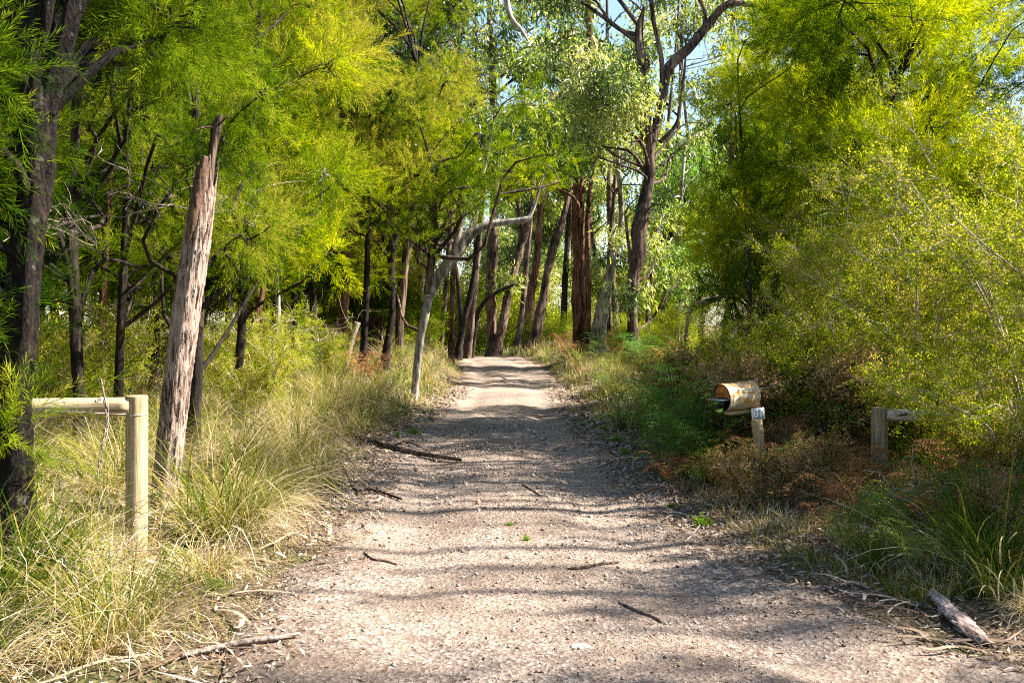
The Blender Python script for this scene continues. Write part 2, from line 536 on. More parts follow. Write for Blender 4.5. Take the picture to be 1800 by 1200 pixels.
def road_z(x, y):
    x = np.asarray(x, float); y = np.asarray(y, float)
    l = lerp_tab(y, LEFT); r = lerp_tab(y, RIGHT)
    u = (x - (l + r) / 2) / ((r - l) / 2)                       # -1..1 over the width
    p = np.stack([x, y], -1)
    rut = np.exp(-((np.abs(u) - .52) / .17) ** 2)
    base = G((l + r) / 2, y) - .004 * vnoise(np.stack([(l + r) / 2, y], -1) * 3.0, 5)
    z = base + .014 - .034 * rut + .010 * vnoise(p * np.array([2.2, 1.1]), 9) + .004 * vnoise(p * 6.0, 12)
    return z


def make_driveway():
    ys = np.concatenate([np.arange(-6, 3, .4), np.arange(3, 14, .07), np.arange(14, 44, .2), np.arange(44, 90, 1.0)])
    us = np.linspace(-1, 1, 61)
    Yg, U = np.meshgrid(ys, us, indexing='ij')
    l = lerp_tab(Yg, LEFT) + edge_noise(Yg, 1.0) - .10; r = lerp_tab(Yg, RIGHT) + edge_noise(Yg, 4.0) + .10
    X = (l + r) / 2 + U * (r - l) / 2
    Z = road_z(X, Yg)
    e = np.clip((np.abs(U) - .86) / .14, 0, 1)
    Z = Z - .10 * e ** 1.6
    nx = len(us)
    i, j = np.meshgrid(np.arange(len(ys) - 1), np.arange(nx - 1), indexing='ij')
    a = i * nx + j
    F = np.stack([a, a + 1, a + nx + 1, a + nx], -1).reshape(-1, 4)
    g = Geo(); g.add(np.stack([X, Yg, Z], -1).reshape(-1, 3), F, np.abs(U).ravel())
    m, t, out = nt('crushed_gravel')
    L = t.links
    tc = t.nodes.new('ShaderNodeTexCoord')
    v1 = t.nodes.new('ShaderNodeTexVoronoi'); v1.inputs['Scale'].default_value = 48; v1.inputs['Randomness'].default_value = 1
    v2 = t.nodes.new('ShaderNodeTexVoronoi'); v2.inputs['Scale'].default_value = 150
    n1 = t.nodes.new('ShaderNodeTexNoise'); n1.inputs['Scale'].default_value = 1.3; n1.inputs['Detail'].default_value = 6; n1.inputs['Roughness'].default_value = .65
    n2 = t.nodes.new('ShaderNodeTexNoise'); n2.inputs['Scale'].default_value = 70; n2.inputs['Detail'].default_value = 6; n2.inputs['Roughness'].default_value = .8
    for n in (v1, v2, n1, n2): L.new(tc.outputs['Object'], n.inputs['Vector'])
    sx = t.nodes.new('ShaderNodeSeparateColor'); L.new(v1.outputs['Color'], sx.inputs[0])
    r1 = ramp(t, [(0, (.085, .068, .060)), (.3, (.225, .175, .148)), (.6, (.325, .262, .220)), (.88, (.43, .36, .305)), (1, (.60, .54, .48))])
    L.new(sx.outputs[0], r1.inputs[0])
    r2 = ramp(t, [(.3, (.11, .079, .061)), (.7, (.34, .258, .202))])
    L.new(n2.outputs['Fac'], r2.inputs[0])
    mx = t.nodes.new('ShaderNodeMix'); mx.data_type = 'RGBA'
    rk = ramp(t, [(.35, (.25, .25, .25)), (.65, (.85, .85, .85))]); L.new(n1.outputs['Fac'], rk.inputs[0])
    L.new(rk.outputs[0], mx.inputs[0]); L.new(r1.outputs[0], mx.inputs[6]); L.new(r2.outputs[0], mx.inputs[7])
    # brown organic stain along the edges
    at = t.nodes.new('ShaderNodeAttribute'); at.attribute_name = 'tint'
    ma = t.nodes.new('ShaderNodeMath'); ma.operation = 'MULTIPLY_ADD'; ma.inputs[1].default_value = .5
    L.new(n1.outputs['Fac'], ma.inputs[0]); L.new(at.outputs['Fac'], ma.inputs[2])
    rs = ramp(t, [(.98, (0, 0, 0)), (1.0, (.0, .0, .0))])
    mm = t.nodes.new('ShaderNodeMapRange'); mm.inputs[1].default_value = .92; mm.inputs[2].default_value = 1.25
    L.new(ma.outputs[0], mm.inputs[0])
    mx2 = t.nodes.new('ShaderNodeMix'); mx2.data_type = 'RGBA'
    mx2.inputs[7].default_value = (.13, .092, .065, 1)
    ms = t.nodes.new('ShaderNodeMath'); ms.operation = 'MULTIPLY'; ms.inputs[1].default_value = .7
    L.new(mm.outputs[0], ms.inputs[0])
    L.new(ms.outputs[0], mx2.inputs[0]); L.new(mx.outputs[2], mx2.inputs[6])
    b = t.nodes.new('ShaderNodeBsdfPrincipled'); b.inputs['Roughness'].default_value = .9; b.inputs['Specular IOR Level'].default_value = .2
    L.new(mx2.outputs[2], b.inputs['Base Color'])
    n4 = t.nodes.new('ShaderNodeTexNoise'); n4.inputs['Scale'].default_value = .75; n4.inputs['Detail'].default_value = 7; n4.inputs['Roughness'].default_value = .6
    L.new(tc.outputs['Object'], n4.inputs['Vector'])
    r4 = ramp(t, [(.36, (.62, .60, .60)), (.5, (.95, .95, .95)), (.64, (1.22, 1.20, 1.16))]); L.new(n4.outputs['Fac'], r4.inputs[0])
    m4 = t.nodes.new('ShaderNodeMix'); m4.data_type = 'RGBA'; m4.blend_type = 'MULTIPLY'; m4.inputs[0].default_value = 1
    L.new(mx2.outputs[2], m4.inputs[6]); L.new(r4.outputs[0], m4.inputs[7]); L.new(m4.outputs[2], b.inputs['Base Color'])
    h = t.nodes.new('ShaderNodeMath'); h.operation = 'ADD'
    L.new(v1.outputs['Distance'], h.inputs[0]); L.new(n2.outputs['Fac'], h.inputs[1])
    bp = t.nodes.new('ShaderNodeBump'); bp.inputs['Strength'].default_value = .9; bp.inputs['Distance'].default_value = .012
    L.new(h.outputs[0], bp.inputs['Height']); L.new(bp.outputs[0], b.inputs['Normal'])
    L.new(b.outputs[0], out.inputs[0])
    tag(g.build('driveway', m, smooth=True), kind='structure')


make_ground()
make_driveway()


def W3(px, py, d):
    """photo pixel at depth d (metres along the view) as a point in the place"""
    return np.array([(px - 900) / F_PX * d, d, EYE - (py - HOR) / F_PX * d])


# ------------------------------------------------------------------ loose gravel, litter, low grass (stuff)
def make_pebbles():
    r = np.random.default_rng(31)
    tpl = []
    for k in range(5):
        V = np.array([[1, 0, 0], [0, 1, 0], [-1, 0, 0], [0, -1, 0], [0, 0, .7], [0, 0, -.5]], float) * r.uniform(.7, 1.3, (6, 3)) + r.normal(size=(6, 3)) * .12
        F = np.array([[0, 1, 4], [1, 2, 4], [2, 3, 4], [3, 0, 4], [1, 0, 5], [2, 1, 5], [3, 2, 5], [0, 3, 5]])
        tpl.append((V.astype(np.float32), F, np.zeros(6, np.float32)))
    N = 52000
    y = 3.0 + 11 * r.uniform(0, 1, N) ** 1.6
    l = lerp_tab(y, LEFT) - .15; rr = lerp_tab(y, RIGHT) + .15
    u = r.uniform(0, 1, N)
    x = l + (rr - l) * u
    keep = r.uniform(size=N) < .35 + .65 * (vnoise(np.stack([x, y], -1) * 1.6, 41) > 0)
    x, y = x[keep], y[keep]; N = len(x)
    s = r.uniform(.0025, .0068, N) * (1 + (r.uniform(size=N) < .05) * 1.5) * np.clip(y / 6, .8, 1.7)
    z = road_z(x, y) + s * .25
    g = Geo()
    D = np.stack([r.normal(size=N) * .3, r.normal(size=N) * .3, np.ones(N)], -1)
    bake(g, tpl, np.stack([x, y, z], -1), D, s, r.uniform(0, 1, N), r)
    m = leaf_mat('gravel_stones', [(0, (.09, .07, .06)), (.4, (.24, .183, .148)), (.8, (.39, .315, .258)), (1, (.58, .52, .45))], .0, (1, 1, 1))
    tag(g.build('loose_gravel', m), 'loose pale gravel stones scattered over the driveway', 'gravel', kind='stuff')


def leaf_tpl(seed, l=.05, w=.009):
    r = np.random.default_rng(seed)
    b = r.normal(size=3) * .006
    V = np.array([[-.5 * l, 0, 0], [-.1 * l, w, .003], [.5 * l, 0, .004], [.05 * l, -w, 0]]) + np.array([0, 0, .002])
    V[2] += b
    return V.astype(np.float32), RF, np.zeros(4, np.float32)


def verge_points(r, N, y0, y1, power, side, smax, sp=1.5):
    y = y0 + (y1 - y0) * r.uniform(0, 1, N) ** power
    s = smax * r.uniform(0, 1, N) ** sp
    if side < 0:
        x = lerp_tab(y, LEFT) - s
    else:
        x = lerp_tab(y, RIGHT) + s
    return x, y, s


def make_litter():
    r = np.random.default_rng(5)
    g = Geo()
    tp = [leaf_tpl(k, .055 + .02 * (k % 3), .006 + .003 * (k % 4)) for k in range(6)]
    for side, n in ((-1, 18000), (1, 27000)):
        x, y, s = verge_points(r, n, 3.2, 22, 1.9, side, 2.6, 1.2)
        s0 = r.uniform(-.42, 0, n)
        x = x + side * s0
        z = G(x, y) + .006 + r.uniform(0, .012, n)
        inr = (x > lerp_tab(y, LEFT) + .06) & (x < lerp_tab(y, RIGHT) - .06)
        z = np.where(inr, road_z(x, y) + .004, z)
        D = np.stack([r.normal(size=n) * .35, r.normal(size=n) * .35, np.ones(n)], -1)
        bake(g, tp, np.stack([x, y, z], -1), D, r.uniform(.35, 1.0, n) * np.clip(y / 7, .85, 2), r.uniform(0, 1, n), r)
    # long curled strips of shed bark
    ts = []
    for k in range(5):
        rr = np.random.default_rng(50 + k); Lb = .22 + .08 * k; V = []
        for i in range(8):
            u = i / 7; c = np.array([(u - .5) * Lb, .04 * math.sin(3 * u + k), .012 + .018 * abs(math.sin(4 * u + k))]); w = .010 * math.sin(.4 + 2.5 * u)
            V += [c + [0, w, 0], c - [0, w, -.004]]
        ts.append((np.array(V, np.float32), np.array([[2 * i, 2 * i + 1, 2 * i + 3] for i in range(7)] + [[2 * i, 2 * i + 3, 2 * i + 2] for i in range(7)]), np.zeros(16, np.float32)))
    for side, n in ((-1, 170), (1, 330)):
        x, y, s = verge_points(r, n, 3.6, 18, 1.7, side, 1.5, 1.2)
        x = x - side * .25
        inr = (x > lerp_tab(y, LEFT) + .06) & (x < lerp_tab(y, RIGHT) - .06)
        z = np.where(inr, road_z(x, y) + .004, G(x, y) + .012)
        D = np.stack([r.normal(size=n) * .1, r.normal(size=n) * .1, np.ones(n)], -1)
        bake(g, ts, np.stack([x, y, z], -1), D, r.uniform(.4, 1.1, n), r.uniform(0, 1, n), r)
    # a few on the gravel
    n = 1500
    y = 3.5 + 15 * r.uniform(0, 1, n) ** 1.6
    u = r.uniform(0, 1, n); x = lerp_tab(y, LEFT) * (1 - u) + lerp_tab(y, RIGHT) * u
    D = np.stack([r.normal(size=n) * .3, r.normal(size=n) * .3, np.ones(n)], -1)
    bake(g, tp, np.stack([x, y, road_z(x, y) + .005], -1), D, r.uniform(.2, .7, n), r.uniform(0, .7, n), r)
    tag(g.build('leaf_litter', M['litter']), 'brown and grey fallen gum leaves along the driveway edges', 'leaf litter', kind='stuff')


def blade_tpl(seed, h=1.0, w=.02, lean=.5, seg=3):
    """arching blade along +Z with unit height"""
    r = np.random.default_rng(seed)
    V, F = [], []
    for i in range(seg + 1):
        u = i / seg
        x = lean * u ** 2.0
        z = h * (u - .35 * lean * u ** 3)
        ww = w * (1 - u ** 1.5) + .0005
        V += [[x, -ww, z], [x, ww, z]]
    for i in range(seg):
        a = 2 * i
        F += [[a, a + 1, a + 3], [a, a + 3, a + 2]]
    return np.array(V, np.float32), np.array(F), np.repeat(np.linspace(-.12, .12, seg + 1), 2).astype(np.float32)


def make_low_grass():
    r = np.random.default_rng(77)
    tp = [blade_tpl(k, 1, .020 + .006 * (k % 3), .25 + .2 * (k % 4), 2) for k in range(6)]
    for name, tone, mat, lab, thr, n in (('dry_grass', .6, M['grass'], 'dry straw-coloured grass covering both verges', -9, 1.0),
                                         ('green_grass', .4, M['grass_green'], 'short bright green grass growing in patches on the verges', .12, .8)):
        g = Geo()
        for side, cnt, y0, y1, pw, smax, hh in ((-1, 17000, 4.6, 16, 1.5, 3.6, .14), (1, 26000, 5.2, 16, 1.5, 3.2, .13),
                                                (-1, 24000, 14, 42, 1.2, 6, .30), (1, 24000, 14, 42, 1.2, 7, .26), (1, 9000, 38, 60, 1, 9, .5), (-1, 9000, 38, 60, 1, 9, .5)):
            cnt = int(cnt * n)
            x, y, s = verge_points(r, cnt, y0, y1, pw, side, smax, 1.15)
            p = np.stack([x, y], -1)
            nz = vnoise(p * 1.7, 90 if thr < 0 else 95)
            keep = (nz > (thr if thr > 0 else -.55)) & (s > .02 + .12 * (side > 0))
            x, y, s = x[keep], y[keep], s[keep]; c = len(x)
            h = hh * r.uniform(.45, 1.4, c) * np.clip(.35 + s * 1.2, .35, 1)
            if thr > 0: h *= .75
            D = np.stack([r.normal(size=c) * .42, r.normal(size=c) * .42, np.ones(c)], -1)
            ti = tone + .22 * r.normal(size=c) - .25 * (vnoise(np.stack([x, y], -1) * .9, 99) > .25)
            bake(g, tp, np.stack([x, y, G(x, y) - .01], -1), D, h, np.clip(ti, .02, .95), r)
        tag(g.build(name, mat), lab, 'grass', kind='stuff')


make_pebbles()
make_litter()
make_low_grass()


# ------------------------------------------------------------------ trees
def limb(geo, a, b, r0, r1, rg, sides=6, sag=.12, n=7, ridge=.0):
    """a crooked limb from a to b"""
    a = np.asarray(a, float); b = np.asarray(b, float)
    d = b - a; L = np.linalg.norm(d)
    m1 = a + d * .35 + rg.normal(size=3) * L * sag + np.array([0, 0, L * .06])
    m2 = a + d * .72 + rg.normal(size=3) * L * sag * .8 + np.array([0, 0, L * .03])
    P = catmull([a, m1, m2, b], n)
    V, F = tube(P, np.linspace(r0, r1, n), sides, ridge=ridge, seed=int(rg.integers(1e6)))
    geo.add(V, F)
    return P


def clump_sprays(cr, kit, c, r, n, rg, mode='needle', tint=.45, squash=.7):
    tpl, reach = KIT[kit]
    q = rg.normal(size=(n, 3)); q /= np.linalg.norm(q, axis=1)[:, None]
    u = rg.uniform(0, 1, n) ** .55
    P = c + q * u[:, None] * r * np.array([1, 1, squash])
    if mode == 'needle':
        D = q * .9 + np.array([0, 0, .35]) + rg.normal(size=(n, 3)) * .45
        # long outer sprays droop
        D[:, 2] -= .9 * (rg.uniform(size=n) < .35) * u
    elif mode == 'hang':
        D = np.array([0, 0, -1.0]) + rg.normal(size=(n, 3)) * .35
    else:
        D = q + np.array([0, 0, .5]) + rg.normal(size=(n, 3)) * .5
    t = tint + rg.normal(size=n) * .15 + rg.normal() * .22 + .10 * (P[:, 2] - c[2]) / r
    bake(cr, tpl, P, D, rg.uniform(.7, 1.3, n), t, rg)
    return P


def build_tree(name, label, cat, group, stems, clumps_, kit, leaf, bark, mode='needle', dens=60, tint=.45, seed=1, sides=12, ridge=.10, rings=40, limb_r=.22, twigs=5, snags=(), loc=None, squash=.7, extra_bark=None, clumps=None):
    """stems: list of polylines of (x,y,z,r); the first is the trunk.  clumps: (centre, radius)"""
    clumps = clumps_ if clumps is None else clumps
    rg = np.random.default_rng(seed)
    base = np.array(stems[0][0][:3], float)
    if loc is None:
        loc = base
    root = empty(name, tuple(loc))
    tag(root, label, cat, group)
    tg = Geo()
    nodes = []
    for k, st in enumerate(stems):
        S = catmull(np.array(st, float), rings if k == 0 else max(10, int(rings * .6)))
        S[:, 3] = np.clip(S[:, 3], .004, None)
        if k == 0:
            L = np.arange(len(S)) / len(S)
            S[:, 3] *= 1 + .55 * np.exp(-L * 22)              # root flare
        S[:, :2] += .18 * S[:, 3:4] * np.stack([vnoise(S[:, 2:3] * 2.3, seed + 3), vnoise(S[:, 2:3] * 2.9, seed + 4)], -1)
        V, F = tube(S[:, :3], S[:, 3], sides, ridge=ridge, seed=seed * 7 + k, lump=.17)
        tg.add(V, F)
        nodes.append(S)
    N = np.concatenate(nodes)
    for a, b, r0 in snags:
        limb(tg, a, b, r0, r0 * .35, rg, 7, .05, 8, ridge=.08)
    cg = Geo()
    for c, r in clumps:
        c = np.array(c, float)
        # grow a limb from a stem node somewhat below the clump
        dz = c[2] - N[:, 2]
        hd = np.linalg.norm(N[:, :2] - c[:2], axis=1)
        cost = np.abs(dz - .55 * hd - .2) + .35 * hd + 3 * (N[:, 2] < base[2] + .9)
        i = int(np.argmin(cost))
        r0 = min(N[i, 3] * .6, .018 + limb_r * r * .12 + .006 * np.linalg.norm(N[i, :3] - c))
        limb(tg, N[i, :3], c, r0, max(.004, r0 * .25), rg, 5, .10, 9)
        n = int(dens * (r / .6) ** 2)
        P = clump_sprays(cg, kit, c, r, n, rg, mode, tint, squash)
        for p in P[rg.integers(0, len(P), twigs)]:
            limb(tg, c + rg.normal(size=3) * r * .1, c + (p - c) * 1.15, max(.004, r0 * .34), .002, rg, 4, .10, 6)
    tg.build('trunk', bark, root, origin=loc, smooth=True)
    if extra_bark:
        eg = Geo()
        for k, st in enumerate(extra_bark[1]):
            S = catmull(np.array(st, float), 60)
            V, F = tube(S[:, :3], np.clip(S[:, 3], .004, None), sides, ridge=ridge, seed=seed * 11 + k, lump=.12)
            eg.add(V, F)
        eg.build('limb', extra_bark[0], root, origin=loc, smooth=True)
    if len(clumps):
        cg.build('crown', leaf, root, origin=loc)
    return root


def px_stem(d, pts, ground=True, wob=0.0, rg=None):
    """polyline from photo measurements at depth d: (px, py, width px); the first point is set on the ground"""
    out = []
    for k, p in enumerate(pts):
        dd = d + (p[3] if len(p) > 3 else 0)
        q = W3(p[0], p[1], dd)
        out.append([q[0], q[1], q[2], p[2] * .5 / F_PX * dd])
    if ground:
        out[0][2] = float(G(out[0][0], out[0][1])) - .12
    return out


def box_clumps(rg, n, px, py, d, r, reject=None):
    out = []
    k = 0
    while len(out) < n and k < n * 30:
        k += 1
        dd = rg.uniform(*d); x = rg.uniform(*px); y = rg.uniform(*py); rr = rg.uniform(*r)
        if reject and reject(x, y, dd):
            continue
        c = W3(x, y, dd)
        out.append((c, rr))
    return out


rg = np.random.default_rng(100)

# ---- left: the big dark tree at the frame edge, standing in front of the rail
stems = [px_stem(5.1, [(20, 960, 74), (25, 800, 62), (32, 640, 58), (46, 480, 54), (62, 330, 50), (74, 190, 48), (64, 60, 40), (48, -90, 30), (20, -300, 20), (0, -520, 8)]),
         px_stem(5.1, [(78, 200, 34), (100, 120, 34), (122, 40, 30), (150, -90, 24), (200, -260, 16), (230, -450, 7)], False),
         px_stem(5.05, [(52, 330, 14), (40, 250, 16), (50, 130, 13), (72, 20, 10), (96, -120, 6)], False)]
cl = box_clumps(rg, 13, (-330, 30), (110, 420), (4.3, 5.3), (.28, .42)) + box_clumps(rg, 16, (-500, 420), (-420, -40), (4.4, 6.4), (.4, .6)) + \
     box_clumps(rg, 7, (-260, 20), (430, 760), (4.6, 5.3), (.22, .34)) + box_clumps(rg, 8, (60, 330), (-40, 90), (5.6, 6.6), (.22, .36))
build_tree('ballart_tree', 'dark rough-barked tree at the left edge, trunk in front of the rail', 'tree', None, stems, cl, 'needle_near', M['needle'], M['bark_dark'],
           dens=230, tint=.38, seed=3, sides=28, ridge=.12, rings=150, limb_r=.2, twigs=4)

# ---- left: stripped broken dead trunk beside the post
def dead_trunk():
    S = np.array(px_stem(7.2, [(284, 905, 42), (290, 860, 44), (301, 760, 45), (315, 640, 44), (328, 540, 43), (342, 450, 42), (353, 380, 38), (364, 310, 31), (374, 262, 22)]))
    P = catmull(S, 150)
    sides = 40
    V, F = tube(P[:, :3], P[:, 3], sides, ridge=.085, seed=41, lump=.13, freq=3)
    V = V.copy()
    n = len(P)
    # splintered top: each side stops at its own height, and a long strip of the front has been torn out
    rr = np.random.default_rng(8)
    top = P[-1, 2]
    cut = top - .02 - .34 * np.abs(np.sin(np.linspace(0, 6.28, sides) * 1.5 + .6)) * rr.uniform(.6, 1, sides)
    VV = V[:n * sides].reshape(n, sides, 3)
    for j in range(sides):
        over = VV[:, j, 2] > cut[j]
        if over.any():
            k = np.argmax(over)
            VV[over, j] = VV[k, j] + (P[over][:, :3] - P[k, :3]) * .02
    V[:n * sides] = VV.reshape(-1, 3)
    V[-1] = V[-1] - np.array([0, 0, .35])
    root = empty('dead_tree', tuple(S[0][:3]))
    tag(root, 'bare leaning dead trunk with grey wood and a splintered broken top, behind the fence post', 'dead tree')
    g = Geo(); g.add(V, F)
    # bark flakes still hanging on
    for k in range(150):
        i = int(rr.integers(3, 110)); a = rr.uniform(0, 6.28)
        c = P[i, :3]; rad = P[i, 3] * 1.02
        o = np.array([math.cos(a), math.sin(a), 0])
        up = (P[min(i + 3, n - 1), :3] - P[i, :3]); up /= np.linalg.norm(up)
        sd = np.cross(up, o); h = rr.uniform(.05, .20); w = rr.uniform(.0015, .005)
        p = c + o * (rad - .004)
        q = [p - sd * w, p + sd * w, p + sd * w * .3 + up * h + o * .003, p - sd * w * .3 + up * h + o * .004]
        g.add(q + [v + o * .006 for v in q], [[0, 1, 2, 3], [7, 6, 5, 4], [0, 3, 7, 4], [1, 5, 6, 2]])
    t = g.build('trunk', M['dead_wood'], root, origin=S[0][:3], smooth=False)
    # thin dead leader above the break
    g2 = Geo()
    Q = catmull(px_stem(7.35, [(366, 330, 14), (374, 262, 12), (381, 225, 15), (386, 207, 9), (388, 200, 3)], False), 24)
    v, f = tube(Q[:, :3], Q[:, 3], 12, ridge=.15, seed=6, lump=.15); g2.add(v, f)
    limb(g2, W3(384, 226, 7.35), W3(336, 236, 7.2), .009, .004, rr, 6)
    limb(g2, W3(383, 214, 7.35), W3(404, 205, 7.3), .009, .004, rr, 6)
    g2.build('dead_leader', M['bark_brown'], root, origin=S[0][:3], smooth=True)
    # orange torn heartwood in the scar
    g3 = Geo()
    Q = catmull(px_stem(7.14, [(340, 430, 6), (350, 375, 20), (360, 318, 20), (369, 275, 10)], False), 40)
    v, f = tube(Q[:, :3] + np.array([-.030, -.012, 0]), Q[:, 3], 14, ridge=.30, seed=9); g3.add(v, f)
    g3.build('torn_heartwood', M['torn_wood'], root, origin=S[0][:3])


dead_trunk()

# ---- left: slender ballart trees, foliage to about head height
LT = [
    ('slender dark-stemmed tree behind the rail, nearest the rough-barked edge tree', 9.2,
     [(140, 800, 24), (139, 700, 21), (132, 560, 20), (128, 420, 18), (132, 250, 15), (140, 60, 12), (150, -200, 7)], (60, 330), 24, M['needle'], .52, 11),
    ('slender dark trunked tree rising behind the rail just left of the fence post', 10.0,
     [(208, 790, 17), (209, 700, 17), (211, 600, 15), (217, 480, 14), (224, 300, 12), (222, 100, 10), (240, -120, 6)], (170, 430), 24, M['needle'], .60, 12),
    ('slim dark tree growing close behind the dead leaning trunk', 9.4,
     [(340, 790, 24), (342, 700, 22), (347, 600, 18), (350, 500, 16), (352, 380, 14), (345, 180, 12), (330, -60, 7)], (240, 480), 22, M['needle'], .66, 13),
    ('crooked thin dark trunk to the right of the dead trunk, leaning over the tall grass', 11.6,
     [(408, 760, 13), (413, 680, 15), (424, 600, 14), (427, 520, 14), (430, 430, 13), (440, 260, 11), (455, 40, 8), (470, -120, 5)], (390, 600), 22, M['needle'], .58, 14),
]
for lab, d, pts, pxr, ncl, leaf, tint, sd in LT:
    r_ = np.random.default_rng(sd)
    cl = box_clumps(r_, ncl - 6, pxr, (-260, 425), (d - 1.6, d + 2.3), (.24, .48)) + box_clumps(r_, 2, pxr, (430, 520), (d - .5, d + 1.5), (.24, .34))
    build_tree('ballart_tree', lab, 'tree', None, [px_stem(d, pts)], cl, 'needle_mid' if d > 9.5 else 'needle_near', {14: M['needle_gold']}.get(sd, leaf), M['bark_black'],
               dens=230 if d < 9.5 else 165, tint=tint - .07, seed=sd, sides=12, ridge=.10, rings=50, twigs=9)

# second rank on the left, deeper
LT2 = [
    ('dark thick trunked tree standing deep in the left scrub beyond the cut stump', 24, 'bark_brown',
     [(655, 640, 34), (655, 540, 32), (655, 440, 34), (658, 340, 32), (662, 240, 26), (670, 80, 20), (675, -100, 12)], (540, 800), (-120, 330), 26, 'needle', .66, 21, 'needle_mid'),
    ('black-stemmed tree curving up from the left bank in front of the thick trunk', 18.5, 'bark_black',
     [(672, 655, 16), (682, 600, 14), (690, 540, 12), (688, 470, 13), (692, 410, 17), (708, 350, 15), (722, 260, 11), (735, 120, 8)], (560, 790), (-150, 380), 28, 'needle', .78, 22, 'needle_mid'),
    ('short reddish broken trunk with a pale strip, in the grass right of the crooked stem', 15, 'bark_red',
     [(434, 640, 22), (440, 600, 20), (448, 560, 17), (460, 520, 10), (468, 470, 8), (476, 380, 6)], (430, 570), (60, 440), 14, 'needle', .6, 23, 'needle_mid'),
    ('thin pale-barked stem in front of the ferny bank on the left', 14, 'bark_pale',
     [(472, 665, 9), (480, 610, 8), (488, 560, 9), (486, 500, 8), (482, 440, 6), (486, 300, 5), (480, 120, 4)], (440, 620), (-60, 440), 16, 'needle', .72, 24, 'needle_mid'),
]
for lab, d, bk, pts, pxr, pyr, ncl, leaf, tint, sd, kit in LT2:
    r_ = np.random.default_rng(sd)
    cl = box_clumps(r_, ncl, pxr, pyr, (d - 2.2, d + 2.5), (.42, .78))
    build_tree('ballart_tree', lab, 'tree', None, [px_stem(d, pts)], cl, kit, M[leaf], M[bk], dens=150, tint=tint, seed=sd, sides=12, ridge=.12, rings=50, twigs=6)

# ---- the leaning pale-limbed gum on the left of the driveway
rgl = np.random.default_rng(200)
build_tree('leaning_gum', 'gum with a thick pale limb sweeping right over the driveway from a slender white base', 'tree', None,
           [px_stem(17, [(727, 652, 11), (738, 600, 11), (746, 560, 12), (752, 520, 14), (757, 470, 15), (762, 420, 13), (764, 350, 9), (758, 285, 7), (738, 220, 4), (725, 170, 3)])],
           None, 'needle_mid', M['needle_gold'], M['bark_brown'], dens=100, tint=.42, seed=31, sides=16, ridge=.10, rings=70, twigs=3,
           extra_bark=(M['bark_pale'], [px_stem(17, [(752, 530, 14), (772, 490, 19), (800, 448, 22), (828, 412, 18), (858, 395, 14), (890, 390, 12), (922, 386, 11), (933, 377, 6), (942, 356, 4), (950, 325, 2.5), (966, 290, 2)], False),
            px_stem(16.97, [(727, 652, 13), (738, 600, 13), (746, 560, 15), (753, 518, 17)]),
            px_stem(17, [(800, 450, 14), (806, 410, 12), (818, 370, 9), (850, 300, 6), (870, 200, 4)], False)]),
           clumps=box_clumps(rgl, 15, (740, 990), (170, 360), (15.5, 18.5), (.35, .55)) + box_clumps(rgl, 8, (640, 780), (300, 480), (16, 19), (.3, .5)))

# hanging dark gum foliage over the driveway
build_tree('gum_tree', 'gum behind the pale limb, with a dark bunch of long hanging leaves above the driveway', 'tree', None,
           [px_stem(21, [(700, 640, 16), (704, 560, 15), (716, 440, 14), (735, 320, 12), (768, 230, 10), (820, 190, 7), (860, 170, 4)])],
           box_clumps(rgl, 7, (775, 870), (190, 245), (20.4, 21.8), (.32, .5)) + box_clumps(rgl, 12, (600, 800), (-60, 170), (20, 23), (.5, .8)),
           'gum_mid', M['gum_leaf'], M['bark_brown'], 'hang', dens=90, tint=.22, seed=33, sides=10, rings=40)

